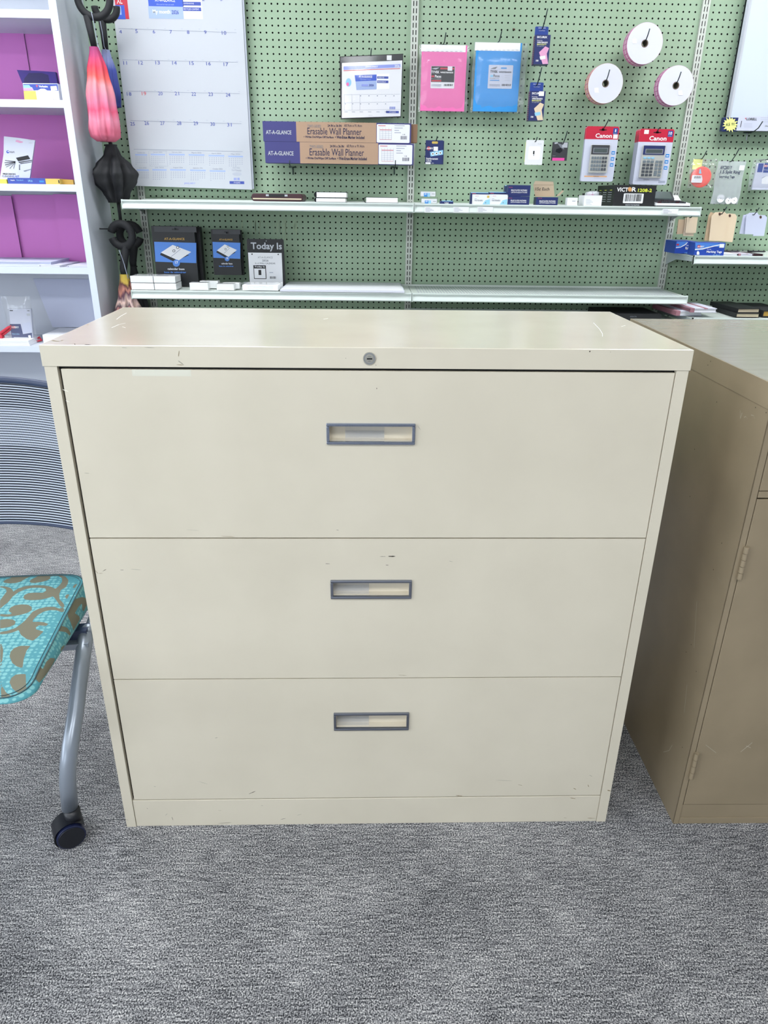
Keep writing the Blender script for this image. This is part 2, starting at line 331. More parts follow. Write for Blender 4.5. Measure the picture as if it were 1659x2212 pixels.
# ------------------------------------------------------------------ shelves
def shelf(x0, x1, D, z, label, tags=(), brk='lr', perf=False, base=False, rh=.036):
    t = thing('wall_shelf', ((x0+x1)/2, 0, z-rh), label, 'shelf', 'metal shelves on the pegboard wall')
    b = MB(); e = .0012; b.box(x0+e, x1-e, -D+.004, -.014, z-.007, z-.003, 'shelf_paint'); b.box(x0+e, x1-e, -.018, -.014, z-.02, z+.004, 'shelf_paint')
    if perf:
        k = x0+.03
        while k < x1-.03: b.box(k, k+.004, -D+.03, -.03, z-.0029, z-.0021, 'light_grey'); k += .0127
    b.build('shelf_deck', t)
    r = MB(); poly = [(-D-.004, z), (-D+.008, z), (-D+.008, z-rh), (-D-.001, z-rh), (-D-.006, z-rh+.004), (-D+.001, z-.013), (-D+.001, z-.008), (-D-.004, z-.006)]
    vs = [(x0+e, p[0], p[1]) for p in poly] + [(x1-e, p[0], p[1]) for p in poly]; n = len(poly)
    r.add(vs, [tuple(range(n)), tuple(range(2*n-1, n-1, -1))] + [(i, (i+1)%n, (i+1)%n+n, i+n) for i in range(n)], 'rail_paint')
    for xx in (x0, x1-.004): r.box(xx+e*(xx == x0), xx+.004-e*(xx != x0), -D-.0065, -D+.012, z-rh-.001, z+.001, 'rail_paint')
    r.build('front_rail', t, bevel=.0006)
    for s_ in brk:
        xb = x0+.0015 if s_ == 'l' else x1-.0035; h = .055
        m_ = MB(); v = [(-.004, z-.008), (-D+.02, z-.008), (-D+.02, z-.026), (-.12, z-.03), (-.004, z-.008-h)]
        vs = [(xb, p[0], p[1]) for p in v] + [(xb+.002, p[0], p[1]) for p in v]; n = 5
        m_.add(vs, [tuple(range(n)), tuple(range(2*n-1, n-1, -1))] + [(i, (i+1)%n, (i+1)%n+n, i+n) for i in range(n)], 'bracket_paint'); m_.build('bracket', t)
    for (a, c, d, e_) in tags:
        p = MB(-D-.0066); p.R(a, c, d, e_, 'bright_white', 0)
        for q in range(4): p.R(a+2, c+2+q*(e_-c)/5, a+(d-a)*(.35+.12*(q % 3)), c+2.7+q*(e_-c)/5, 'dot_grey', 1)
        p.build('price_tag', t)
    return t
S1, S2 = 1.2584, .8987
shelf(-1.2192, 0, .311, S1, 'upper shelf left of centre, holding the maroon portfolio and wire notebooks')
shelf(0, 1.2192, .311, S1, 'upper shelf right of centre, holding the black calculator box', ((917, 447, 952, 459), (979, 447, 1013, 459), (1031, 447, 1065, 459), (1431, 451, 1465, 462)))
shelf(-1.2192, 0, .331, S2, 'lower shelf left of centre, holding the desk calendar packs')
shelf(0, 1.2192, .331, S2, 'empty lower shelf right of centre, behind the cream cabinet', perf=True)
S3 = 1.066
shelf(1.2230, 1.2230+1.1, .311, S3, 'short height shelf at right edge, holding the blue marking tag boxes', brk='l')
S4 = at(1600, 686, -.40).z
t4 = shelf(1.2192, 2.3, .42, S4, 'lowest shelf at right, holding pink and black notebooks behind the tan cabinet', brk='l')
S4b = S4-.03
shelf(0, 1.2150, .42, S4b, 'lowest shelf behind the cream cabinet, holding the long black case', brk='r')
# ------------------------------------------------------------------ bookcase
BX = -1.37; BZ = [1.912, 1.615, 1.312, .987, .650, .33, .05]
bt = thing('bookcase', (-1.84, -.15, 0), 'tall white bookcase with pink backed shelves against the pegboard wall', 'bookcase')
b = MB(); b.box(BX-.028, BX, -.311, -.001, 0, 2.35, 'bookcase_white'); b.box(BX-.0285, BX+.0003, -.3125, -.309, 0, 2.35, 'bookcase_edge'); b.build('side_panel', bt)
b = MB(); b.box(-2.32, -2.292, -.311, -.001, 0, 2.35, 'bookcase_white'); b.build('side_panel', bt)
b = MB(); b.box(-2.292, BX-.028, -.008, -.001, 0, 2.35, 'bookcase_white'); b.build('back_panel', bt)
for z in [2.25]+BZ:
    b = MB(); b.box(-2.292, BX-.028, -.308, -.008, z-.026, z, 'bookcase_white'); b.box(-2.292, BX-.028, -.311, -.308, z-.0265, z+.0003, 'bookcase_edge'); b.build('shelf', bt)
def board(p0, p1, p2, p3, Y0, label, zb, ztop, x0, x1, y=-.02, ang=0):
    b = MB(); w = x1-x0
    b.T = Matrix.Translation((x0, y, zb+.0006)) @ Matrix.Rotation(math.radians(ang), 4, 'Z')
    b.box(0, w, 0, .003, 0, ztop-zb, 'pink_board'); return T(b.build('poster_board'), label, 'poster board', 'pink poster boards lining the bookcase')
def Xb(px, py, Y=-.02): return at(px, py, Y).x
# bay A
zt = at(40, 71, -.02).z
board(0,0,0,0,0, 'pink board on the second shelf from top, left half', BZ[1], zt, -2.27, Xb(58, 120), -.018)
board(0,0,0,0,0, 'pink board on the second shelf from top, behind the purple sleeve pack', BZ[1], zt, Xb(58, 120)+.001, BX-.03, -.012, 0)
zt = at(60, 244, -.02).z
board(0,0,0,0,0, 'wide pink board behind the white cleaning kit pouch', BZ[2], zt, -2.27, BX-.03, -.014)
board(0,0,0,0,0, 'pink board on fourth shelf, left piece at picture edge', BZ[3], at(10, 423, -.02).z, -2.27, Xb(40, 500)-.001, -.03)
board(0,0,0,0,0, 'pink board on fourth shelf, middle tall piece', BZ[3], at(70, 421, -.02).z, Xb(38, 500), Xb(128, 500), -.016)
board(0,0,0,0,0, 'pink board on fourth shelf, right piece beside the side panel', BZ[3], at(140, 420, -.02).z, Xb(127, 500)+.004, BX-.03, -.03, 1)
# ------------------------------------------------------------------ generic product card / box
def card(name, label, cat, x0, y0, x1, y1, Y, th, m, prints=None, group=None, zb=None, r=0, bag=None):
    b = MB(Y); a, c, d, e_ = b.wx(x0, y0, x1, y1)
    if zb is not None: d = zb
    if r: b.rbox(a, c, Y, Y+th, d, e_, r, m)
    else: b.box(a, c, Y, Y+th, d, e_, m)
    if prints: prints(b)
    if bag:
        t = thing(name, ((a+c)/2, Y, d), label, cat, group); b.build('contents' if name != 'wristband_pack' else 'wristband_sheets', t)
        q = MB(Y-.004); A, C_, D_, E_ = q.wx(*bag); bag_mesh(q, A, C_, D_, E_, Y-.006, Y+th+.004); q.build('plastic_bag', t); return t
    return T(b.build(name, origin=((a+c)/2, Y+th/2, d)), label, cat, group)
def bag_mesh(b, x0, x1, z0, z1, y0, y1, m='clear_bag', n=14):
    rr = random.Random(int(x0*1000)); vs = []; fs = []
    for side in (0, 1):
        for i in range(n+1):
            for j in range(n+1):
                u, v = i/n, j/n; e = min(1, 6*min(u, 1-u))*min(1, 5*min(v, 1-v)); yc = (y0+y1)/2; y = yc + ((y0-yc) if side == 0 else (y1-yc))*e + rr.uniform(-.0012, .0012)
                vs.append((x0+(x1-x0)*u + .002*math.sin(v*9+x0*50)*(i in (0, n)), y, z0+(z1-z0)*v))
    k = (n+1)*(n+1)
    for i in range(n):
        for j in range(n):
            a = i*(n+1)+j; fs.append((a, a+n+1, a+n+2, a+1)); fs.append((k+a, k+a+1, k+a+n+2, k+a+n+1))
    b.add(vs, fs, m, True)
def hook(hx, hy, Yi, label, L=None, cross=True, group='pegboard hooks', tip=.03):
    p = at(hx, hy, Yi); ye = Yi-.012; b = MB()
    b.tube([(p.x, .012, p.z), (p.x, ye, p.z), (p.x+.001, ye-tip*.6, p.z+tip*.5), (p.x+.002, ye-tip, p.z+tip)], .0022, 'hook_metal', 6)
    t = thing('peg_hook', (p.x, 0, p.z), label, 'hook', group); b.build('prong', t)
    if cross: c = MB(); c.tube([(p.x-.016, -.003, p.z), (p.x+.016, -.003, p.z)], .0024, 'hook_metal', 6); c.tube([(p.x, -.003, p.z), (p.x, -.003, p.z-.02)], .0022, 'hook_metal', 6); c.build('back_bar', t)
    return t
# ------------------------------------------------------------------ big wall calendar
def big_cal():
    Y = -.04; b = MB(Y); t = thing('wall_calendar', (-.977, Y, 1.31), 'large white monthly wall calendar hanging beside the umbrellas', 'calendar')
    def page(b, dx, dz, y, th, m): b.prism([(-1.24+dx, 1.314+dz), (-.714+dx, 1.305+dz), (-.712+dx, 2.21), (-1.24+dx, 2.21)], y, y+th, m)
    page(b, 0, 0, Y, .004, 'paper_cal')
    # month band
    for k, (la, ra) in enumerate((((256, 61), (511, 70.3)), ((264, 129), (514, 134)), ((274, 196.5), (518, 202)), ((282, 260), (521.5, 267)), ((289, 322), (524, 327)))):
        (xa, ya), (xb, yb) = la, ra; b.P([(xa, ya), (xb, yb), (xb, yb+.8), (xa, ya+.8)], 'line_grey')
    rows = [[(4, 260.5, 68.5), (5, 295, 67.5), (6, 332.5, 68.5), (7, 369, 69), (8, 406.5, 69.5), (9, 443.5, 69.5), (10, 484, 71)],
            [(11, 270.5, 136), (12, 304, 135.5), (13, 340.5, 135.5), (14, 377, 136), (15, 414, 136.5), (16, 450.5, 137.5), (17, 488, 139)],
            [(18, 279, 203), (19, 311, 202), (20, 346.5, 202), (21, 382, 202), (22, 418.5, 203), (23, 455, 203.5), (24, 492.5, 205)],
            [(25, 286.5, 267.5), (26, 317, 266), (27, 351, 266), (28, 387, 266), (29, 423, 266.5), (30, 459.5, 268), (31, 495.5, 269.5)]]
    for r in rows:
        for n, x, y in r:
            w = 2.6 if n < 10 else (3.8 if n == 11 else 4.8)
            b.t(str(n), x-w, x+w, y-3.9, y+3.9, 'red_text' if n == 19 else 'print_blue', bold=False)
            b.R(x+22, y-7, x+26, y-6.4, 'dot_grey')
    for x, n in ((439, 2), (478, 3)): b.t(str(n), x-2.5, x+2.5, -6, 2, 'print_blue')
    # sticker and price label
    b.R(249, -20, 276, 41, 'red'); b.R(251, 11, 270, 41.5, 'royal', 2); b.t('XL', 252, 264, -6, 8, 'bright_white'); b.t('1', 256, 262, 14, 32, 'pale_blue', 3)
    b.R(319, -30, 395, 14, 'royal'); b.R(321, 14, 396, 40.5, 'pale_blue'); b.t('AT-A-GLANCE', 335, 378, -5, 4, 'bright_white'); b.t('All-in-one for how you work', 338, 376, 8, 12.5, 'pale_blue')
    b.t('My month', 330, 368, 21, 32, 'bright_white', bold=True); b.t('2026', 371, 386, 22, 31, 'print_blue', bold=True)
    b.R(395, -20, 436, 41, 'bright_white'); b.R(395, 4, 434, 12, 'print_blue', 2); b.R(395.5, 16, 434.5, 24, 'print_blue', 2); b.t('DIMENSIONS', 397, 419, 6, 9, 'paper', 3); b.t('RECYCLED CONTENT', 397, 430, 18, 22, 'paper', 3)
    mon = ['December 2025', 'January 2026', 'February 2026', 'March 2026', 'April 2026', 'May 2026', 'June 2026', 'July 2026', 'August 2026', 'September 2026', 'October 2026']
    for i, mname in enumerate(mon):
        k = i % 6; row = i//6; xc = (305, 341, 382, 424.5, 467.5, 509)[k] if row == 0 else (308.5, 344.5, 384.5, 427.5, 470)[k]
        yc = (334.5, 334, 334, 334.7, 336.3, 338)[k] if row == 0 else (367.5, 367, 367, 368, 369.5)[k]; hw = (13, 15.5, 17, 17, 17, 16)[k]
        b.R(xc-hw, yc-1.6, xc+hw, yc+1.6, 'pale_blue'); b.t(mname, xc-hw*.62, xc+hw*.62, yc-6.3, yc-3.2, 'line_grey')
        for r in range(5):
            for c in range(7):
                if r == 4 and c > (i*3) % 6: continue
                x = xc-hw+hw*2*(c+.35)/7; y = yc+4+r*3.9; b.R(x, y, x+1.7, y+1.6, 'dot_grey')
    b.R(322.5, 326, 323, 358, 'dot_grey'); b.R(360.5, 327, 361, 360, 'dot_grey'); b.R(322.5, 326, 361, 326.5, 'dot_grey'); b.R(322.5, 358.5, 361, 359, 'dot_grey')
    b.t('JANUARY', 397.5, 422, 394, 399, 'lilac'); b.R(496, 391.5, 527.5, 397.5, 'print_blue'); b.t('AT-A-GLANCE', 505, 519, 393, 396, 'bright_white'); b.bars(505, 384, 518, 389.5, 'lilac', n=9); b.E(512, 376, 10, 'paper_grey', 1, 4)
    b.t('ACT 2026', 503, 518, 361, 364, 'dot_grey'); b.t('Wall Calendar', 500, 522, 366, 369.5, 'dot_grey')
    b.build('top_sheet', t)
    p = MB(); page(p, .008, .004, Y+.0045, .008, 'paper_grey'); page(p, .004, .002, Y+.0126, .002, 'paper'); p.build('back_sheets', t)
    h = MB(); h.tube([(-.977, .012, 2.2), (-.977, Y-.02, 2.2), (-.977, Y-.03, 2.22)], .003, 'hook_metal', 6); T(h.build('peg_hook'), 'hook at the top of the big wall calendar', 'hook')
big_cal()
# ------------------------------------------------------------------ small desk calendar in a black holder
def desk_cal():
    Y = -.05; b = MB(Y); c = [at(x, y, Y) for x, y in ((736, 257), (866, 253), (871, 116), (733.5, 122))]
    t = thing('hanging_calendar', (c[0].x+.12, Y, c[0].z), 'small monthly calendar in a black plastic holder above the planner boxes', 'calendar')
    b.prism([(q.x, q.z) for q in c], Y, Y+.012, 'black'); 
    b.P([(736, 124), (870, 118), (868, 131), (739, 135)], 'charcoal'); b.build('holder', t)
    p = MB(Y-.001); p.P([(738.5, 136), (869, 130.5), (865, 251), (738.5, 255)], 'white', 0)
    p.P([(742, 143.5), (865, 138.5), (865, 145.5), (742, 151)], 'lilac'); p.P([(742, 152), (864.5, 147.3), (864.5, 148.6), (742, 153.5)], 'red')
    p.t('JANUARY', 789, 816.5, 142, 147.5, 'bright_white', bold=True); p.t('2026', 852.5, 863, 140, 145, 'bright_white', bold=True)
    p.P([(766, 162.5), (813.5, 161), (813.5, 174), (768, 176)], 'royal'); p.P([(768, 176), (813.5, 174), (813.5, 193), (770, 194.5)], 'pale_blue'); p.t('AT-A-GLANCE', 775, 804, 163, 168, 'bright_white', 3, True); p.t('Monthly Wall', 778, 801, 170.5, 173.5, 'pale_blue', 3)
    p.t('2026', 797, 807.5, 181.5, 186.5, 'print_blue', 3, True); p.R(781, 182, 795, 186.5, 'lilac', 3)
    p.P([(813.5, 160), (841, 159), (841, 192), (813.5, 193)], 'bright_white'); p.R(814.5, 165, 839, 170, 'print_blue', 2); p.R(814.5, 174, 839, 179.5, 'print_blue', 2); p.t('WIREBOUND', 816, 830, 166, 169, 'paper', 3); p.t('ERASABLE', 816, 833, 175.5, 178.5, 'paper', 3)
    for ya, yb in ((204.5, 203), (222, 219.5), (238, 236)): p.P([(743, ya), (864, yb), (864, yb+.5), (743, ya+.5)], 'dot_grey')
    for i, x in enumerate((745, 761, 778, 796, 814, 832)): p.R(x, 223.5, x+2, 225.3, 'line_grey'); p.R(x-1, 241, x+6, 242.2, 'dot_grey')
    for i, x in enumerate((778, 796, 814, 832, 850)): p.R(x, 206, x+2, 208, 'line_grey')
    for x in (743, 760, 777): p.R(x, 204, x+.5, 238, 'dot_grey')
    p.R(834, 239.5, 861.5, 244.5, 'print_blue'); p.t('AT-A-GLANCE', 841, 855, 240.5, 243.5, 'bright_white'); p.bars(841.5, 230.5, 854, 236, 'lilac', n=9); p.t('JANUARY', 796, 805, 248.5, 250, 'line_grey'); p.E(753, 178, 6, 'light_blue', 1, 9); p.E(751, 182, 3, 'pink_paper', 2, 4)
    p.build('calendar_sheet', t)
    k = MB(); q = [at(x, y, Y-.006) for x, y in ((737, 256), (865.5, 252.5), (870.5, 117), (735, 123))]; n = 12; vs = []
    for i in range(n+1):
        for j in range(n+1):
            u, v = i/n, j/n; a_ = q[0].lerp(q[1], u); b_ = q[3].lerp(q[2], u); pp = a_.lerp(b_, v); vs.append((pp.x, pp.y-.004*math.sin(math.pi*u)*math.sin(math.pi*v)-.002*math.sin(u*5+v*3), pp.z))
    k.add(vs, [(i*(n+1)+j, (i+1)*(n+1)+j, (i+1)*(n+1)+j+1, i*(n+1)+j+1) for i in range(n) for j in range(n)], 'clear_gloss', True); k.build('clear_cover', t)
    m_ = MB(Y-.002); m_.R(835.5, 119.5, 846, 130, 'white', 0); m_.build('price_sticker', t)
    hook(801, 120, Y-.004, 'hook carrying the small calendar in black holder', tip=.02)
desk_cal()
# ------------------------------------------------------------------ planner boxes
def planner(x0, y0, x1, y1, xs, label, y_off, flap, oy):
    Y = -.125; b = MB(Y); ym = (y0+y1)/2
    a0 = at(x0, ym, Y).x; a1 = at(xs[0], ym, Y).x; a2 = at(xs[1], ym, Y).x; a3 = at(x1, ym, Y).x; zt = at((x0+x1)/2, y0, Y).z; zb = at((x0+x1)/2, y1, Y).z
    yb = Y+.055; b.box(a0, a1, Y, yb, zb, zt, 'box_purple'); b.box(a1, a2, Y, yb, zb, zt, 'kraft'); b.box(a2, a3, Y, yb, zb, zt, 'box_purple')
    dy = y_off; q = lambda y: y+dy
    d = x1-x0; sl = .014*d/330
    def L_(txt, xa, xb, ya, yb_, m, bold=False): k = (xa-x0)*.010; b.t(txt, xa, xb, ya+k, yb_+k, m, bold=bold)
    h = y1-y0; X = lambda f: x0+f*d
    L_('AT-A-GLANCE', X(.02), X(.192), y0+h*.40, y0+h*.60, 'light_grey', True)
    L_('TWO-SIDED', X(.30), X(.391), y0+h*.10, y0+h*.24, 'grey')
    L_('24 IN x 36 IN', X(.437), X(.53), y0+h*.08, y0+h*.20, 'dark_text', True); L_('60.9cm x 91.4cm', X(.55), X(.668), y0+h*.06, y0+h*.19, 'dark_text')
    L_('Erasable Wall Planner', X(.30), X(.666), y0+h*.27, y0+h*.60, 'dark_text', False)
    L_('• Write On/Wipe Off Surface', X(.275), X(.477), y0+h*.66, y0+h*.80, 'dark_text', True); L_('• Wet-Erase Marker Included', X(.487), X(.685), y0+h*.64, y0+h*.79, 'dark_text', True)
    b.RR(xs[1]+1, y0+2+2.6, x1-3, y1-.5+1.5, 'white', 1, .004)
    x = xs[1]; b.R(x+4, y0+7, x+20, y0+8.2, 'red', 2); b.R(x+7, y0+16, x+33, y0+17.2, 'red', 2); b.R(x+7, y1-6, x+33, y1-5.4, 'red_text', 2)
    for k in range(5): b.R(x+7+6.4*k, y0+12, x+7.4+6.4*k, y1-6, 'dot_grey', 2); b.R(x+7, y0+20+4*k, x+33, y0+20.4+4*k, 'dot_grey', 2)
    for k in range(4): b.R(x+39, y0+7+5*k, x+39+(22, 18, 10, 14)[k], y0+8.2+5*k, 'line_grey', 2)
    b.bars(x+52, y1-13.5, x+67, y1-6, 'dark_text', n=10); b.t('11-88', x+56, x+62, y1-18, y1-15.5, 'dark_text')
    b.box(a0+.006, a3-.004, Y+.002, yb, zb-.0006, zb, 'box_purple')
    t = thing('planner_box', ((a0+a3)/2, Y+.027, zb), label, 'box', 'long boxes of wall planners'); b.build('carton', t)
    if flap:
        f = MB(); x5 = at(901, 300, Y+.02).x; f.box(a3, x5, Y+.012, Y+.016, zb+.004, zt-.002, 'kraft_dark'); f.box(a3, x5, Y+.05, Y+.053, zb+.004, zt-.002, 'kraft_dark'); f.build('end_flap', t)
planner(572.5, 308, 893.5, 354, (648, 817), 'lower of the two long kraft and purple planner boxes', 0, False, 0)
planner(568, 264, 888, 307.4, (640, 813), 'upper of the two long kraft and purple planner boxes, its end flap open', 0, True, 0)
for hx, lb in ((632, 'left hook under the long planner boxes'), (852, 'right hook under the long planner boxes')):
    z = at(hx, 357, -.1).z-.004; X = at(hx, 358, -.01).x; t = thing('peg_hook', (X, 0, z), lb, 'hook', 'pegboard hooks')
    p = MB(); p.tube([(X, .012, z), (X, -.131, z), (X, -.137, z+.004), (X, -.139, z+.022)], .0022, 'hook_metal', 6); p.build('prong', t)
    p = MB(); p.tube([(X-.016, -.003, z), (X+.016, -.003, z)], .0024, 'hook_metal', 6); p.tube([(X, -.003, z), (X, -.003, z-.03)], .0024, 'hook_metal', 6); p.build('back_bar', t)
# ------------------------------------------------------------------ wristband packs
def f1(b):
    b.R(909.5, 97, 1006, 112, 'bright_white'); 
    for k in range(9): b.R(913+10*k, 110.5, 918+10*k, 111.6, 'light_grey', 2)
    b.RR(930.5, 143, 982, 191, 'white', 2); b.R(931.5, 143.5, 981.5, 177.5, 'black', 3); b.t('TYVEK', 932, 949, 153, 158.5, 'bright_white', 4, True); b.t('WRISTBANDS', 951, 979, 155, 158.5, 'bright_white', 4, True)
    b.R(932, 163, 938, 167, 'red', 4); b.t('Pieces', 939.5, 953, 162, 168, 'bright_white', 4, True); b.R(951, 146.5, 981, 150, 'red', 4); b.R(967, 143.5, 977, 153, 'white', 5); b.R(932, 173, 953, 176, 'red', 4); b.t('Printable', 932, 953, 169.5, 171.5, 'light_grey', 4); b.P([(932, 149), (938, 147), (949, 146), (943, 150)], 'light_grey', 4)
    b.bars(959, 181.5, 978.5, 186, 'black', n=15, l=4); 
    for k in range(3): b.R(932, 182+k*1.8, 953, 182.7+k*1.8, 'dot_grey', 4)
card('wristband_pack', 'pink wristband pack in a clear bag, white strip on top', 'wristband pack', 909.5, 97, 1006, 240, -.05, .008, 'pink_paper', f1, 'bagged wristband packs', bag=(904, 96, 1012, 241.5))
def f2(b):
    b.R(1026, 92, 1124, 110, 'bright_white')
    for k in range(10): b.R(1029+9.5*k, 108, 1034+9.5*k, 109, 'light_grey', 2)
    b.RR(1054.5, 140.5, 1107, 191.5, 'card_white', 2); b.t('TYVEK', 1059, 1075, 152, 157.5, 'charcoal', 4, True); b.t('WRISTBANDS', 1077.5, 1104.5, 154.3, 157.5, 'charcoal', 4, True); b.R(1059, 162, 1065, 166.5, 'light_blue', 4); b.t('Pieces', 1066, 1079, 161, 167, 'charcoal', 4)
    b.R(1058, 173, 1078.5, 174.5, 'blue_paper', 4); b.R(1082, 146, 1094.5, 148.5, 'blue_paper', 4); b.P([(1059, 149), (1066, 146), (1075, 144), (1070, 149)], 'grey', 4); b.bars(1084, 181.5, 1103.5, 186, 'black', n=15, l=4); b.t('Printable area', 1058, 1078, 168.5, 170.8, 'grey', 4)
    for k in range(3): b.R(1057, 182+k*1.8, 1080, 182.7+k*1.8, 'dot_grey', 4); b.R(1090, 163+k*5, 1102, 163.7+k*5, 'light_grey', 4)
card('wristband_pack', 'blue wristband pack in a clear bag, beside the pink one', 'wristband pack', 1025.5, 92, 1122.5, 241, -.05, .012, 'blue_paper', f2, 'bagged wristband packs', bag=(1020, 91, 1136, 243))
hook(959.5, 92, -.052, 'hook carrying the pink wristband pack', tip=.028); hook(1078, 89, -.052, 'hook carrying the blue wristband pack', tip=.028)
# ------------------------------------------------------------------ small wristband cartons
def sic(dx, dy, ov, label, stick):
    Y = -.12; b = MB(Y); P_ = lambda x, y: (x+dx, y+dy)
    a, c, d, e_ = b.wx(1155+dx, 75+dy, 1187+dx, 139+dy); b.box(a, c, Y, Y+.042, d, e_, 'navy'); a2 = at(1156+dx, 60+dy, Y).x; c2 = at(1183+dx, 60+dy, Y).x; zt = at(1170+dx, 55+dy, Y+.02).z
    b.rbox(a+.003, c-.003, Y+.040, Y+.042, e_-.01, zt, .004, 'badge_blue')
    b.Y = Y+.040; b.t(ov, 1160+dx+3, 1176+dx+3, 59.5+dy, 61.5+dy, 'bright_white'); b.t('Security Wristband', 1164+dx, 1177+dx, 64.8+dy, 68+dy, 'light_grey'); b.Y = Y
    b.t('SICURIX', 1160+dx, 1182+dx, 78+dy, 82.5+dy, 'bright_white', bold=True); b.t('Security', 1160+dx, 1172+dx, 86+dy, 89+dy, 'bright_white'); b.t('WRISTBANDS', 1160+dx, 1183+dx, 90+dy, 93.5+dy, 'bright_white', bold=True)
    b.t('BRACELETS', 1160+dx, 1180+dx, 94.3+dy, 97.5+dy, 'star_yellow', bold=True); b.t('De seguridad', 1160+dx, 1175+dx, 98.5+dy, 101+dy, 'light_grey')
    b.P([P_(1172, 138.5), P_(1164.5, 113), P_(1172, 106), P_(1178, 100), P_(1186, 104), P_(1181, 116), P_(1184, 138)], 'ticket_pink' if not stick else 'manila'); b.P([P_(1165.5, 122), P_(1178, 120), P_(1178.5, 127), P_(1167, 129)], 'white' if not stick else 'light_blue', 2)
    b.t('100', 1157.5+dx, 1163+dx, 129+dy, 133+dy, 'bright_white', bold=True)
    if stick: b.R(1175+dx, 76+dy, 1186+dx, 86+dy, 'bright_white', 3)
    sx = at(1155+dx, 100+dy, Y).x-.0004
    for k in range(14): zz = d+(e_-d)*(k+.3)/14; b.quad([(sx, Y+.004, zz), (sx, Y+.004, zz+(e_-d)*.03), (sx, Y+.036, zz+(e_-d)*.03), (sx, Y+.036, zz)], 'rose')
    T(b.build('wristband_box', origin=((a+c)/2, Y+.02, d)), label, 'box', 'small hanging wristband boxes')
sic(0, 0, 'SICURIX', 'blue hanging wristband box showing a lilac hand, upper of two', False)
sic(-11, 121.5, 'SICURIX', 'blue hanging wristband box with a white sticker, lower of two', True)
hook(1171, 62, -.085, 'hook carrying the upper blue wristband box', cross=False, tip=.055); hook(1159, 184, -.085, 'hook carrying the lower blue wristband box', cross=False, tip=.055)
# ------------------------------------------------------------------ ticket rolls
def roll(cx, cy_, r, label, edge, st, Y=-.125):
    c = at(cx, cy_, Y); R_ = (at(cx+r, cy_, Y).x-c.x); t = thing('ticket_roll', (c.x, Y+.026, c.z-R_), label, 'ticket roll', 'ticket rolls on pegboard hooks')
    b = MB(); b.disc((c.x, Y, c.z), (0, 1, 0), R_, .052, edge, 56, .0135); b.disc((c.x, Y-.0004, c.z), (0, 1, 0), R_-.0006, .0004, 'ticket_side', 56, .0145)
    for k in range(26):
        a0 = 2*math.pi*k/26; a1 = a0+.035; rr = R_+.0003
        b.quad([(c.x+rr*math.cos(a_), yy, c.z+rr*math.sin(a_)) for a_, yy in ((a0, Y+.003), (a1, Y+.003), (a1, Y+.049), (a0, Y+.049))], 'ticket_line')
    for yy in (Y+.024, Y+.012, Y+.038): b.disc((c.x, yy, c.z), (0, 1, 0), R_+.0004, .0025, 'white' if yy == Y+.024 else 'ticket_line', 56, R_-.001)
    b.build('tickets', t)
    b = MB(); b.disc((c.x, Y-.001, c.z), (0, 1, 0), .0142, .053, 'core_brown', 24, .0108); b.build('cardboard_core', t)
    q = MB(Y-.001); x, y = st; q.P([(x-4.5, y-5), (x+4, y-5.5), (x+5, y+5), (x-4, y+5)], 'bright_white', 1); q.build('price_sticker', t)
    p = MB(); z = c.z+.0102-.0022; T(p.tube([(c.x, .012, z), (c.x, Y+.008, z), (c.x, Y-.012, z+.006), (c.x+.001, Y-.022, z+.02), (c.x+.002, Y-.03, z+.038)], .0022, 'hook_metal', 6).build('peg_hook'), 'hook through the centre of the ' + label.split(',')[0], 'hook', 'pegboard hooks')
roll(1393, 94, 38.5, 'top ticket roll of the three, with pink edge', 'ticket_pink', (1370.5, 89)); roll(1308, 180.5, 37.5, 'left ticket roll of the three, with orange edge', 'ticket_orange', (1288.5, 195)); roll(1460, 185, 37.5, 'right ticket roll of the three, with pink edge over the upright', 'ticket_pink', (1469.5, 201))
# spare peg hooks
for x, y, lb in ((1109, 63, 'bent bare hook to the right above the blue wristband pack'), (1199, 158, 'bare peg hook beside the lower blue wristband box')):
    p = at(x, y, -.002); T(MB().tube([(p.x-.002, .01, p.z+.003), (p.x, -.01, p.z), (p.x+.004, -.016, p.z-.005), (p.x+.001, -.02, p.z-.002)], .0022, 'hook_metal' if x > 1150 else 'brown', 6).build('peg_hook'), lb, 'hook', 'pegboard hooks')
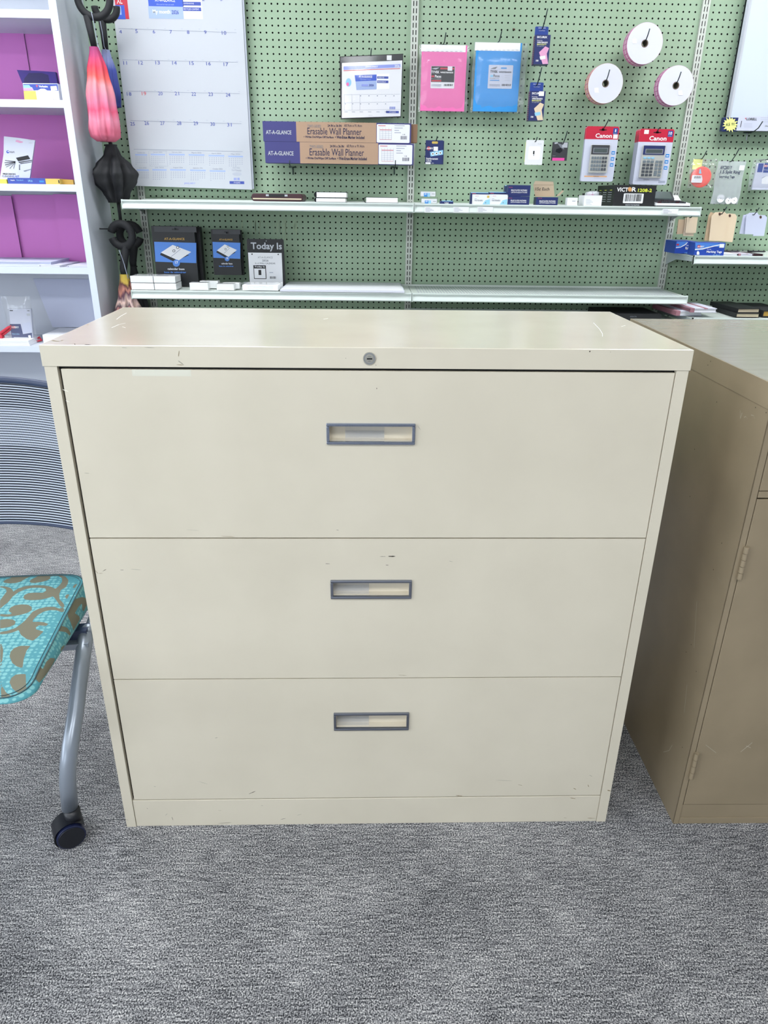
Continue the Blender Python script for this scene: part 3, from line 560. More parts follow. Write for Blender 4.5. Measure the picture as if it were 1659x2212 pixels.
# ------------------------------------------------------------------ calculators in blister packs
def calc_pack(x0, y0, x1, y1, skew, n, label, Y, big, group):
    """corners: top-left x0,y0 ; top-right; the cards lean slightly because the photo looks up at them"""
    tl, tr, br, bl = skew
    def pack(i):
        yy = Y+i*.016; f = [at(*q, Y) for q in (tl, tr, br, bl)]; w = (f[1].x+f[2].x-f[0].x-f[3].x)/2; xc = sum(p.x for p in f)/4; zt = (f[0].z+f[1].z)/2; zb = (f[2].z+f[3].z)/2
        xa, xb = xc-w/2, xc+w/2; lb = label if i == 0 else ('rear red topped pack of the two with the smaller calculator, mostly hidden' if n == 2 else ('', 'second', 'third', 'rearmost')[i]+' red topped pack from the front, larger calculator, only its left edge showing')
        xa -= .0*i
        t = thing('calculator_pack', (xc, yy, zb), lb, 'calculator', group)
        b = MB(yy); h = zt-zb; red = zt-h*.23; b.rbox(xa, xb, yy, yy+.0015, zb, zt, .008, 'card_white'); 
        b.prism([(xa, red), (xb, red), (xb, zt-.008), (xb-.004, zt-.001), (xb-.008, zt), (xa+.008, zt), (xa+.004, zt-.001), (xa, zt-.008)], yy-.0003, yy-.0001, 'canon_red')
        U = lambda u, v: (xa+(xb-xa)*u, zt-h*v)
        def rc(u0, v0, u1, v1, m, l=1):
            p, q = U(u0, v0), U(u1, v1); b.quad([(p[0], yy-.0004*l, q[1]), (q[0], yy-.0004*l, q[1]), (q[0], yy-.0004*l, p[1]), (p[0], yy-.0004*l, p[1])], m)
        def tx(s, u0, v0, u1, v1, m, bold=True, l=2):
            vs, fs, ax, bx, ay, by = text_mesh(s, bold); p, q = U(u0, v0), U(u1, v1)
            b.add([(p[0]+(v[0]-ax)*(q[0]-p[0])/(bx-ax), yy-.0004*l, q[1]+(v[1]-ay)*(p[1]-q[1])/(by-ay)) for v in vs], fs, m)
        if i == 0:
            tx('Canon', .30, .125, .80, .205, 'bright_white'); rc(.82, .03, .96, .135, 'badge_blue', 1); tx('10' if big else '8', .845 if big else .87, .045, .935 if big else .91, .10, 'bright_white'); tx('DIGIT', .84, .115, .94, .13, 'light_blue', False)
            rc(.40, .052, .62, .072, 'maroon', 1); rc(.47, .042, .55, .08, 'maroon', 1)
            if big: rc(.13, .02, .26, .09, 'bright_white', 1); rc(.05, .93, .35, .935, 'dot_grey'); tx('WARNING', .30, .905, .47, .92, 'charcoal', False); rc(.75, .925, .95, .965, 'dot_grey')
            else: rc(.84, .14, .975, .215, 'bright_white', 1); rc(.10, .895, .80, .918, 'orange_strip', 1); tx('WARNING', .38, .9, .55, .913, 'charcoal', False); rc(.4, .94, .75, .943, 'dot_grey')
            for k in range(3): rc(.85, (.44, .55, .66)[k], .955, (.50, .61, .72)[k], 'icon_blue'); rc(.87, (.465, .575, .685)[k], .935, (.48, .59, .70)[k], 'bright_white', 2)
        b.build('backing_card', t)
        u0, v0, u1, v1 = ((.20, .33, .77, .84) if not big else (.14, .29, .80, .875)); p, q = U(u0, v0), U(u1, v1); cm = MB(); yc = yy-.008
        cm.rbox(p[0], q[0], yc, yy-.0005, q[1], p[1], .003, 'calc_body'); cb = cm.build('calculator', t, bevel=.001)
        hh = p[1]-q[1]; ww = q[0]-p[0]; F = lambda a, c: (p[0]+ww*a, p[1]-hh*c)
        k = MB(); a0, a1 = F(.03, .01), F(.97, .29 if big else .34)
        k.rbox(a0[0], a1[0], yc-.0012, yc-.0001, a1[1], a0[1], .002, 'navy' if big else 'charcoal'); a0, a1 = F(.12, .11), F(.9, .26 if big else .30); k.rbox(a0[0], a1[0], yc-.0016, yc-.0011, a1[1], a0[1], .001, 'grey'); a0, a1 = F(.16, .13), F(.86, .23 if big else .27); k.rbox(a0[0], a1[0], yc-.002, yc-.0015, a1[1], a0[1], .001, 'lcd'); k.sub('display', cb)
        k = MB(); cols = 5 if big else 6; rows = 6 if big else 4; r0 = .36 if big else .42
        for r in range(rows):
            for c in range(cols):
                if big and c == 3 and r == 5: continue
                if big and r == 0 and c > 2: continue
                cx0 = .08+c*.86/cols+(.04 if big and c > 2 else 0); cz = r0+r*(.62 if big else .54)/rows*1.0; hz = (.62 if big else .54)/rows*.72
                if big and c == 3 and r == 4: hz *= 2.2
                if big and r == 0: hz *= .7
                a0, a1 = F(cx0, cz), F(cx0+.66/cols, cz+hz); mm = ('light_blue' if r == 0 else 'key_grey' if (c > 2 or r == 1) else 'key_dark') if big else ('key_dark' if c in (4, 5) else 'key_grey')
                k.rbox(a0[0], a1[0], yc-.002, yc-.0001, a1[1], a0[1], .0012, mm, 2)
        k.sub('keypad', cb)
        k = MB(); p, q = U(u0-.04, v0-.03), U(u1+.04, v1+.03); y2 = yc-.004; e_ = .003
        v = [(p[0], yy-.0008, q[1]), (q[0], yy-.0008, q[1]), (q[0], yy-.0008, p[1]), (p[0], yy-.0008, p[1]), (p[0]+e_, y2, q[1]+e_), (q[0]-e_, y2, q[1]+e_), (q[0]-e_, y2, p[1]-e_), (p[0]+e_, y2, p[1]-e_)]
        k.add(v, [(4,5,6,7),(0,1,5,4),(1,2,6,5),(2,3,7,6),(3,0,4,7)], 'clear_rigid'); k.build('blister', t)
        return zt, xc
    for i in range(n): r = pack(i)
    p = MB(); z = r[0]-.010; X = r[1]
    T(p.tube([(X, .012, z+.002), (X, Y-.014, z+.002), (X+.003, Y-.03, z+.014), (X+.006, Y-.05, z+.032)] if not big else [(X, .012, z+.002), (X, Y-.006, z+.002), (X, Y-.012, z+.012)], .0022, 'hook_metal', 6).build('peg_hook'), 'hook carrying the %s calculator packs' % ('larger' if big else 'smaller'), 'hook', 'pegboard hooks')
calc_pack(0, 0, 0, 0, ((1268, 272), (1339, 274), (1323, 393), (1253, 391)), 2, 'front red topped pack with the smaller calculator, at left', -.11, False, 'small calculator packs')
calc_pack(0, 0, 0, 0, ((1382, 278), (1457, 279), (1440, 399), (1367, 399)), 4, 'front red topped pack with the larger calculator, at right', -.11, True, 'large calculator packs')
# ------------------------------------------------------------------ other hanging packs
def f3(b):
    b.RR(933, 305.5, 946, 310.5, 'amber', 1); b.E(926, 320.5, 4, 'red', 1); b.t('AVERY', 921, 936, 318.5, 322.5, 'bright_white', bold=True); b.R(936.5, 317, 946, 326, 'bright_white', 2)
    b.P([(929, 328.5), (957, 324), (957, 334), (930, 338)], 'light_blue'); 
    for x, y in ((935, 332.5), (943, 331.5), (951, 330.3)): b.E(x, y, 3.2, 'bright_white', 2); b.E(x, y, 1.5, 'black', 3)
    b.t('Reinforcement', 921, 946, 340.5, 345, 'bright_white', bold=True); b.t('Labels', 921, 932, 345.5, 349, 'bright_white', bold=True); b.R(919, 350.5, 930, 354.5, 'bright_white', 2); b.t('200', 932, 937, 351, 354, 'light_grey')
card('label_pack', 'front navy pack of reinforcement labels hanging near the middle upright', 'label pack', 919, 303, 956, 354.5, -.07, .004, 'navy', f3, 'hanging reinforcement label packs')
card('label_pack', 'rear navy pack of reinforcement labels, peeking out behind the front one', 'label pack', 921, 304, 958.5, 355, -.064, .004, 'navy', None, 'hanging reinforcement label packs')
hook(942, 304, -.07, 'hook carrying the navy reinforcement label packs', cross=False, tip=.015)
def f4(b):
    b.RR(1141, 316, 1167, 345, 'bright_white', 1, .006); b.R(1151.5, 326, 1154.5, 333, 'black', 2); b.R(1152.3, 333, 1153.7, 337, 'grey', 2); b.t('Refill', 1162, 1170, 310, 312, 'light_grey')
card('blister_card', 'white blister card with one small black pen point', 'blister card', 1135, 302.5, 1173, 356, -.08, .004, 'white', f4, r=.004)
card('blister_card', 'yellow edged card mostly hidden behind the white blister card', 'blister card', 1134, 307, 1166, 350, -.068, .003, 'star_yellow', lambda b: b.R(1134, 330, 1140, 350, 'light_blue'))
hook(1156, 306, -.083, 'hook carrying the white blister card', cross=False, tip=.015)
def f5(b):
    b.R(1193, 341, 1219, 347, 'hot_pink'); b.P([(1202, 322), (1212, 319), (1215, 326), (1209, 331), (1200, 328)], 'black_gloss'); b.P([(1198, 308), (1205, 307), (1205, 310), (1198, 311)], 'light_grey'); b.R(1214.5, 308, 1226, 319, 'light_grey', 2); b.t('Kensington', 1194, 1200, 336, 337.5, 'light_grey')
    b.P([(1204, 309), (1214, 312), (1219, 323), (1211, 319)], 'grey', 1)
t = card('accessory_pack', 'small black glossy pack with a hot pink bottom strip', 'accessory pack', 1193, 307, 1226, 347, -.075, .012, 'charcoal', f5)
hook(1215, 311, -.078, 'hook carrying the black and pink pack', cross=False, tip=.045)
# whiteboard, sticker, label, hook
def whiteb():
    Y = -.05; b = MB(Y); a0 = at(1569, 250, Y); zt = 2.25; X1 = a0.x+.6; zb = at(1620, 283, Y).z; t = thing('whiteboard', (a0.x+.3, Y, zb), 'white dry erase board with silver frame at top right corner', 'whiteboard')
    b.box(a0.x, X1, Y+.004, Y+.016, zb, zt, 'board_white'); b.build('writing_surface', t)
    f = MB(); w = .02; f.box(a0.x, a0.x+w*.55, Y, Y+.018, zb, zt, 'alu'); f.box(a0.x+w*.55, a0.x+w*1.1, Y+.002, Y+.018, zb, zt, 'light_grey'); f.box(X1-w, X1, Y, Y+.018, zb, zt, 'alu'); f.box(a0.x+w, X1-w, Y, Y+.018, zb, zb+w*.7, 'alu'); f.box(a0.x+w, X1-w, Y, Y+.018, zt-w, zt, 'alu'); f.build('frame', t)
    c = MB(Y-.001); c.P([(1565.5, 253), (1590, 256), (1593, 284), (1560.5, 284.5)], 'navy', 0); c.box(at(1560.5, 270, Y).x, at(1592, 270, Y).x, Y-.003, Y+.02, zb-.002, at(1580, 254, Y).z, 'navy'); c.build('corner_cap', t)
    c = MB(Y-.004); c.R(1593, 251, 1700, 283, 'card_white', 0); c.t('LORELL', 1612.5, 1635, 254.5, 260, 'black', bold=True); c.P([(1609, 255), (1611.5, 254.5), (1611.5, 258.5)], 'red'); c.R(1600, 261, 1601.4, 275, 'charcoal')
    for k in range(4): c.R(1607, 267+k*2.6, 1625, 267.4+k*2.6, 'dot_grey')
    for k in range(3): c.R(1643, 254+k*4.5, 1665, 254.5+k*4.5, 'dot_grey'); 
    c.t('24x18', 1652, 1664, 270.5, 274, 'charcoal'); c.build('product_label', t)
    s = MB(Y-.006); pts = []
    for k in range(30): a_ = 2*math.pi*k/30; r = (17 if k % 2 == 0 else 11.5)*(1+.08*math.sin(k*2.3)); pts.append((1577.5+r*math.cos(a_), 269+r*math.sin(a_)))
    for k in range(0, 30, 1): s.P([(1577.5, 269), pts[k], pts[(k+1) % 30]], 'star_yellow', 0)
    s.t('65', 1568, 1577, 265.5, 272, 'charcoal', 3); s.t('00', 1580, 1587, 265, 269, 'charcoal', 3); s.R(1580, 270.5, 1588, 271, 'charcoal', 3); s.build('price_star', t, label='yellow starburst price sticker')
    h = at(1614, 291, -.004); hm = MB(); z = zb-.003; hm.tube([(h.x, .012, z), (h.x, Y-.01, z), (h.x+.003, Y-.04, z+.012), (h.x+.006, Y-.06, z+.035)], .0024, 'hook_metal', 6); tt = thing('peg_hook', (h.x, 0, z), 'long hook under the whiteboard', 'hook', 'pegboard hooks'); hm.build('prong', tt)
    hm = MB(); hm.tube([(h.x-.018, -.003, z), (h.x+.018, -.003, z)], .0026, 'hook_metal', 6); hm.tube([(h.x, -.003, z), (h.x, -.006, z-.03)], .0028, 'light_grey', 6); hm.build('back_bar', tt)
whiteb()
# bag with coral tape roll
def coral():
    Y = -.075; c = at(1514, 383, Y); R_ = .038; t = thing('bagged_tape', (c.x, Y, c.z-R_), 'neon coral roll in a clear zip bag with a yellow header', 'tape roll')
    b = MB(); b.disc((c.x-.004, Y-.012, c.z), (.25, 1, .1), R_*1.12, .03, 'neon_coral', 40, 0, False); b.build('roll', t, bevel=.003)
    q = MB(Y-.013); q.RR(1494, 378.5, 1517.5, 394.5, 'white', 0); q.bars(1499, 380.5, 1515, 385.5, 'charcoal', n=12, l=1); q.RR(1510.5, 365, 1519.5, 375, 'light_blue', 0); q.build('barcode_label', t)
    q = MB(Y-.004); q.R(1496.5, 344, 1516.5, 366, 'star_yellow', 0); q.build('header_card', t)
    q = MB(Y); A = q.wx(1489, 343, 1546, 406); bag_mesh(q, *A, Y-.022, Y+.022); q.build('plastic_bag', t); hook(1514, 343.5, -.07, 'hook carrying the bagged coral roll', cross=False, tip=.03)
coral()
def washers():
    Y = -.065; t = thing('bagged_key_tags', (at(1573, 440, Y).x, Y, at(1573, 440, Y).z), 'clear zip bag with handwriting and white round tags in the bottom', 'bag of tags')
    q = MB(Y); A = q.wx(1546, 348, 1605, 441); x0, x1, z0, z1 = A
    bag_mesh(q, x0-.006, x1-.004, z0, z1, Y-.008, Y+.01, 'milky_bag'); bo = q.build('plastic_bag', t)
    w = MB(Y-.010); w.t('APC2001Y', 1556, 1581, 358, 366, 'dark_text', 0, True); w.t('1.5 Split Ring', 1556, 1599, 368, 377, 'dark_text', 0, True); w.t('key+dog Tags', 1554, 1587, 379, 386, 'dark_text', 0, True); w.RR(1597, 357, 1608, 368, 'white', 0); w.build('handwriting', t)
    for i, (x, y) in enumerate(((1556.5, 429), (1573, 433.5), (1585.5, 433))):
        p = at(x, y, Y-.002); k = MB(); k.disc((p.x, Y-.004-.001*i, p.z), (0, 1, 0), .017 if i == 0 else .014, .003, 'bright_white', 24, .0025); k.build('round_tag', t)
    hook(1577, 349, -.066, 'hook carrying the bag with handwriting', cross=False, tip=.05)
washers()
def avb(b):
    b.R(1650, 352, 1662, 373, 'badge_blue'); b.R(1637, 353, 1648, 372, 'badge_blue'); b.E(1654, 358.5, 4, 'red', 2, 2.6); b.t('AVERY', 1650.5, 1668, 356.5, 360.5, 'bright_white', 3, True); b.t('String Tags', 1650, 1666, 366, 368.5, 'bright_white'); b.P([(1646, 385), (1654, 381), (1664, 381), (1664, 398), (1645, 397)], 'white'); b.P([(1645, 384.5), (1654, 380.3), (1654, 381), (1646, 385.5)], 'line_grey', 2)
card('tag_bag', 'clear bag of white string tags with a navy header at right edge', 'bag of tags', 1630, 352, 1680, 410, -.06, .01, 'card_white', avb, bag=(1622, 343, 1690, 412)); hook(1655, 345, -.062, 'hook carrying the bag of string tags', cross=False, tip=.03)
# hanging marking tags
def tags(lst, label, Y, m1, m2, hk, name='marking_tags', eyelets=()):
    for i, (poly, mm) in enumerate(lst):
        b = MB(Y-.004*i); b.prism([(at(x, y, Y).x, at(x, y, Y).z) for x, y in poly], Y-.006*i-.004, Y-.006*i, mm)
        for (x, y, j) in eyelets:
            if j == i: b.Y = Y-.006*i-.004; b.E(x, y, 2.6, 'brown', 1, 3.4); b.E(x, y, 1.1, 'black', 2, 1.5)
        T(b.build('marking_tag'), label[i], 'tag', 'blank tags on hooks')
tags([([(1461, 506), (1480, 505), (1486, 474), (1465, 474)], 'manila_dark'), ([(1474, 509), (1496, 510), (1500, 470), (1479, 470)], 'manila'), ([(1477, 503), (1500, 503), (1504.5, 469), (1481.5, 469)], 'manila')],
     ['brownish manila tag, leftmost of those under the shelf end', 'lower manila tag behind the pale one under the shelf end', 'pale manila tag in front under the shelf end'], -.05, 0, 0, None)
tags([([(1520.5, 520), (1545, 521), (1552, 463), (1535, 458), (1530, 466)], 'manila_dark'), ([(1545, 520), (1580, 523), (1590, 468), (1586, 462), (1572, 461), (1560, 464)], 'manila'), ([(1528, 520), (1560, 520.5), (1569, 464), (1561, 457), (1542, 458.5), (1534, 466)], 'manila')],
     ['large manila tag at the back of its hook, left edge showing', 'large manila tag with a hole at its upper right, pencilled price', 'large manila tag in front, cord hook through its top hole'], -.055, 0, 0, None, eyelets=((1576.5, 466, 1), (1554.5, 462.5, 2)))
tags([([(1596.5, 505), (1612, 506), (1618, 461), (1605, 465)], 'white_tag'), ([(1624, 509.5), (1648, 509.5), (1655, 470), (1651, 465), (1636, 464)], 'white_tag'), ([(1605, 505.5), (1625, 506), (1636, 465), (1632, 459), (1616, 459.5), (1609, 465)], 'white_tag')],
     ['white blank tag at the back of its hook', 'white blank tag at right with a small pencilled mark', 'white blank tag in front at the right edge of the photo'], -.055, 0, 0, None, eyelets=((1643, 469, 1),))
hook(1557, 462, -.072, 'hook carrying the large manila tags', cross=False, tip=.03); hook(1626, 464, -.072, 'hook carrying the white blank tags', cross=False, tip=.03); hook(1490, 470, -.066, 'hook carrying the pale manila tags', cross=False, tip=.01)
# marking tag boxes on the right shelf
def mtb(b):
    b.P([(1502, 524), (1565.5, 526), (1565, 535), (1534, 531), (1518, 540), (1501.5, 541)], 'tag_blue_light'); b.P([(1501, 538), (1518, 536.5), (1540, 531), (1562, 526.5), (1562, 528), (1540, 533), (1518, 538.5), (1501, 540)], 'bright_white', 2)
    b.E(1510, 532.5, 4, 'red', 2, 3.2); b.t('AVERY', 1506.5, 1521, 531, 534.5, 'bright_white', 3, True); b.t('Strung', 1527, 1536, 537, 540, 'bright_white'); b.t('Marking Tags', 1526, 1559, 541.5, 547.5, 'bright_white', 3, True); b.R(1554, 527, 1564, 535, 'bright_white', 3); b.P([(1505, 550), (1505, 545), (1507.5, 541.5), (1510.5, 545), (1510.5, 550)], 'bright_white', 2); b.t('100 - Box of', 1540, 1555, 549, 551.5, 'light_blue')
def mtb2(b):
    b.P([(1462, 522), (1485, 522), (1475, 531), (1460, 535)], 'tag_blue_light'); b.P([(1460, 534.5), (1470, 533), (1479, 528), (1484, 523.5), (1486, 523.5), (1480, 529.5), (1470, 534.6), (1460, 536)], 'bright_white', 2); b.E(1464, 528.5, 3, 'red', 2, 2); b.t('Strung', 1482, 1487, 528, 532, 'bright_white'); b.t('Marking Tags', 1480, 1500, 533, 541, 'bright_white', 3, True); b.t('100 Box', 1479, 1495, 545, 548, 'light_blue')
card('tag_box', 'bright blue marking tag box standing forward on right shelf', 'box', 1501, 524, 1565, 552, -.30, .07, 'tag_blue', mtb, 'blue boxes of marking tags', zb=S3)
card('tag_box', 'bright blue marking tag box standing back, left of its twin', 'box', 1458.5, 521, 1502, 550, -.19, .12, 'tag_blue', mtb2, 'blue boxes of marking tags', zb=S3)
def flat(name, label, cat, x0, x1, zb, h, Y0, Y1, m, edge=None, group=None, rz=0, r=0):
    """a book or pad lying flat: x range taken at its front edge"""
    b = MB(); w = x1-x0; d = Y1-Y0; b.T = Matrix.Translation(((x0+x1)/2, (Y0+Y1)/2, zb)) @ Matrix.Rotation(math.radians(rz), 4, 'Z')
    mc = 'ticket_side' if m == 'rose' else m
    if edge: b.box(-w/2, w/2, -d/2, d/2, 0, h*.14, mc); b.box(-w/2+.003, w/2-.003, -d/2+.003, d/2-.003, h*.14, h*.86, edge); b.box(-w/2, w/2, -d/2, d/2, h*.86, h, mc); b.box(-w/2, -w/2+.002, -d/2, d/2, h*.14, h*.86, m)
    else: b.box(-w/2, w/2, -d/2, d/2, 0, h, m)
    if m == 'rose':
        b.box(-w*.5, -w*.34, -d/2-.0003, d/2+.0003, 0, h+.0004, 'rose'); b.box(w*.02, w*.16, -d/2-.0003, d/2+.0003, h*.86, h+.0004, 'rose')
    return T(b.build(name), label, cat, group)
def X_(px, py, Y): return at(px, py, Y).x
flat('notebook', 'thin black notebook with white edge beside the blue tag boxes', 'notebook', X_(1563, 551, -.3), X_(1594, 551, -.3), S3, .008, -.3, -.17, 'white', 'white', 'flat items on the right shelf')
flat('notebook', 'pink notebook lying on the right shelf', 'notebook', X_(1595, 551, -.3), X_(1627, 551, -.3), S3, .008, -.3, -.14, 'rose', 'white', 'flat items on the right shelf')
flat('notebook', 'dark maroon notebook at the right end of the right shelf', 'notebook', X_(1628, 551, -.3), X_(1650, 551, -.3), S3, .008, -.3, -.14, 'maroon', 'maroon', 'flat items on the right shelf')
def pen(x0, x1, Y, z, m, label): T(MB().tube([(x0, Y, z), (x0+(x1-x0)*.9, Y, z), (x1, Y, z)], .0035, m, 8, rr=[.0035, .0035, .0012]).build('pen'), label, 'pen', 'pens on the right shelf')
pen(X_(1562, 544, -.2), X_(1598, 544, -.2), -.2, S3+.0125, 'charcoal', 'grey pen resting across the thin black notebook'); pen(X_(1615, 544, -.2), X_(1654, 544, -.2), -.2, S3+.0125, 'black_gloss', 'thick black pen resting across the pink notebook')
# lowest shelf stock
zz = S4
flat('notebook', 'pink covered notebook on lowest shelf, rear left of the pair', 'notebook', X_(1443, 680, -.3), X_(1500, 680, -.3), zz, .02, -.36, -.12, 'rose', 'white', 'pink notebooks on the lowest shelf', 4)
flat('notebook', 'pink covered notebook with ribbon on lowest shelf, front right of the pair', 'notebook', X_(1482, 684, -.38), X_(1540, 684, -.38), zz+.02, .017, -.40, -.2, 'rose', 'white', 'pink notebooks on the lowest shelf', 2)
flat('notebook', 'black notebook with pale pages on lowest shelf, bottom one', 'notebook', X_(1585, 684, -.38), X_(1635, 684, -.38), zz, .018, -.40, -.16, 'black', 'cream_page', 'black notebooks on the lowest shelf', 0)
flat('notebook', 'black notebook with gilt pages on lowest shelf, top one', 'notebook', X_(1583, 676, -.36), X_(1632, 676, -.36), zz+.018, .018, -.38, -.14, 'black', 'cream_page', 'black notebooks on the lowest shelf', 4)
flat('notebook', 'dark folder at the right end of the lowest shelf', 'notebook', X_(1642, 684, -.36), X_(1700, 684, -.36), zz, .028, -.38, -.12, 'soft_black', 'mustard')
b = MB(-.34); a = b.wx(1300, 678, 1428, 693); b.rbox(a[0], a[1], -.34, -.12, S4b+.0005, a[3], .006, 'black'); b.t('KENSINGTON', 1361, 1375, 682.5, 685.5, 'grey', 1); T(b.build('black_case'), 'long flat black case behind the back right corner of the cream cabinet', 'case')
# ------------------------------------------------------------------ upper shelf items (zb = S1)
def folio():
    Y = -.29; t = thing('portfolio', (at(598, 430, Y).x, -.2, S1), 'zipped maroon leather portfolio lying on the upper left shelf', 'portfolio'); x0 = at(543, 425, Y).x; x1 = at(654, 425, Y).x; b = MB()
    b.T = Matrix.Translation((x0, Y, S1+.0005)); w = x1-x0; b.rbox(0, w, 0, .2, 0, .030, .012, 'maroon'); b.build('cover', t, bevel=.003)
    b = MB(); b.box(x0+.006, x1-.006, Y-.001, Y+.01, S1+.008, S1+.0125, 'cream_page'); b.build('page_edge', t)
    b = MB(); xm = at(598, 425, Y).x; b.box(xm-.035, xm+.035, Y-.003, Y+.004, S1+.019, S1+.028, 'black'); b.box(xm-.045, xm-.033, Y-.004, Y+.004, S1+.020, S1+.027, 'light_grey'); b.box(xm+.033, xm+.045, Y-.004, Y+.004, S1+.020, S1+.027, 'light_grey'); b.build('handle', t)
folio()
def wirebook(x0, x1, z0, h, label, tilt=0, y0=-.29):
    a, c = at(x0, 432, y0).x, at(x1, 432, y0).x; t = thing('wire_notebook', ((a+c)/2, y0+.1, z0), label, 'notebook', 'wire bound planners on the upper shelf'); b = MB(); b.box(a+.012, c, y0, y0+.2, z0+.0015, z0+h-.0015, 'bright_white'); b.build('pages', t)
    b = MB(); b.box(a+.01, c+.004, y0-.001, y0+.202, z0+h-.0013, z0+h, 'black'); b.box(a+.01, c+.004, y0-.001, y0+.202, z0, z0+.0014, 'black'); b.build('cover', t)
    b = MB()
    for k in range(12):
        y = y0+.008+k*.016; r = h*.49; b.tube([(a+.012+r*math.cos(q), y, z0+h/2+r*math.sin(q)) for q in [math.radians(60+30*i) for i in range(9)]], .0012, 'soft_black', 5)
    b.build('wire_binding', t)
wirebook(677, 746, S1, .017, 'bottom planner in the stack of two wire bound ones'); wirebook(678, 748, S1+.0175, .022, 'top planner in the stack of two wire bound ones'); wirebook(785, 859, S1, .022, 'single wire bound planner near the middle upright')
# clear boxes with blue labels
def clearbox(x0, y0, x1, y1, zb, zt, label):
    Y = -.27; a, c = at(x0, y0, Y).x, at(x1, y0, Y).x; t = thing('clear_box', ((a+c)/2, Y+.02, zb), label, 'box', 'clear plastic boxes with blue labels'); b = MB(Y); b.box(a, c, Y, Y+.05, zb, zt, 'clear_rigid'); b.build('case', t)
    b = MB(Y+.003); b.box(a+.003, c-.003, Y+.003, Y+.047, zb+.003, zt-.006, 'white'); yc = (y0+y1)/2; w = x1-x0; b.R(x0+w*.2, y0+6, x0+w*.42, y1-1, 'icon_blue', 8); b.t('80', x0+w*.25, x0+w*.37, yc-1, yc+2.5, 'bright_white', 10); b.R(x0+w*.44, y0+6, x0+w*.58, y1-1, 'light_blue', 8); b.R(x0+w*.7, yc, x0+w*.9, yc+1, 'grey', 8); b.build('contents', t)
zA = at(925, 426, -.27).z; clearbox(910.5, 427, 945.5, 442, S1, zA, 'bottom clear box with blue label near the middle upright'); clearbox(909, 411, 942.5, 426, zA+.0005, at(925, 410.5, -.27).z, 'top clear box with blue label near the middle upright')
card('clip_box', 'small navy box lying low between clear boxes and fastener boxes', 'box', 951, 434, 979, 442, -.28, .04, 'navy', lambda b: (b.t('T-PINS', 960, 969, 437, 440.5, 'bright_white', bold=True), b.R(955, 433.5, 978, 435, 'light_blue')), zb=S1)
def fast(dx, lb, sq):
    def f(b):
        b.t('ACCO', 1027+dx, 1034+dx, 422.5, 424.5, 'red_text'); b.t('FASTENERS', 1025+dx, 1043+dx, 431.5, 434.8, 'grey', bold=True); b.R(1025+dx, 429, 1030+dx, 430, 'dot_grey')
        if sq: b.R(1052+dx, 422.5, 1057+dx, 427.5, 'amber'); 
        b.P([(1041+dx, 443), (1048+dx, 433), (1058+dx, 430), (1058+dx, 443)], 'light_blue'); b.E(1049+dx, 438, 1.2, 'grey', 2)
        b.R(1024+dx, 442, 1036+dx, 442.6, 'dot_grey')
    return card('fastener_box', lb, 'box', 1022+dx, 420, 1060+dx, 443.5, -.28, .035, 'white', f, 'white fastener boxes in front', zb=S1)
fast(0, 'white fastener box with a gold square, front left of the pair', True); fast(37.6, 'white fastener box without a gold square, front right of the pair', False)
card('fastener_box', 'navy box behind the left white fastener box', 'box', 1017, 416, 1055, 443, -.235, .04, 'navy', lambda b: (b.R(1017, 415.5, 1055, 417, 'light_blue'), b.R(1020, 417.5, 1028, 418.5, 'red_text')), 'navy fastener boxes at the back', zb=S1)
card('fastener_box', 'navy box behind the right white fastener box', 'box', 1057, 415, 1094, 443, -.235, .04, 'navy', lambda b: (b.R(1057, 414.5, 1094, 416, 'light_blue'), b.R(1059, 417, 1067, 418, 'red_text')), 'navy fastener boxes at the back', zb=S1)
def brass(x0, y0, x1, y1, lb, zb=None, Y=-.28, grp='navy brass fastener boxes'):
    w = x1-x0; h = y1-y0
    def f(b):
        b.t('ACCO', x0+w*.03, x0+w*.2, y0+h*.16, y0+h*.24, 'red_text'); b.t('BRASS PLATED FASTENERS', x0+w*.14, x0+w*.86, y0+h*.40, y0+h*.54, 'white', bold=True); b.t('LAITON PLAQUE ATTACHES', x0+w*.14, x0+w*.86, y0+h*.60, y0+h*.74, 'white', bold=True)
    return card('fastener_box', lb, 'box', x0, y0, x1, y1, Y, .045, 'navy', f, grp, zb=zb)
brass(1096.5, 424, 1143.5, 443.5, 'bottom navy brass fastener box in the stack of two', S1); brass(1097.5, 400, 1145.5, 423.6, 'top navy brass fastener box in the stack of two')
card('fastener_box', 'navy box behind the upper box of the stack, edge showing at left', 'box', 1091, 401, 1125, 443, -.22, .045, 'navy', lambda b: b.R(1091, 400.5, 1125, 402, 'light_blue'), zb=S1, group='navy fastener boxes at the back')
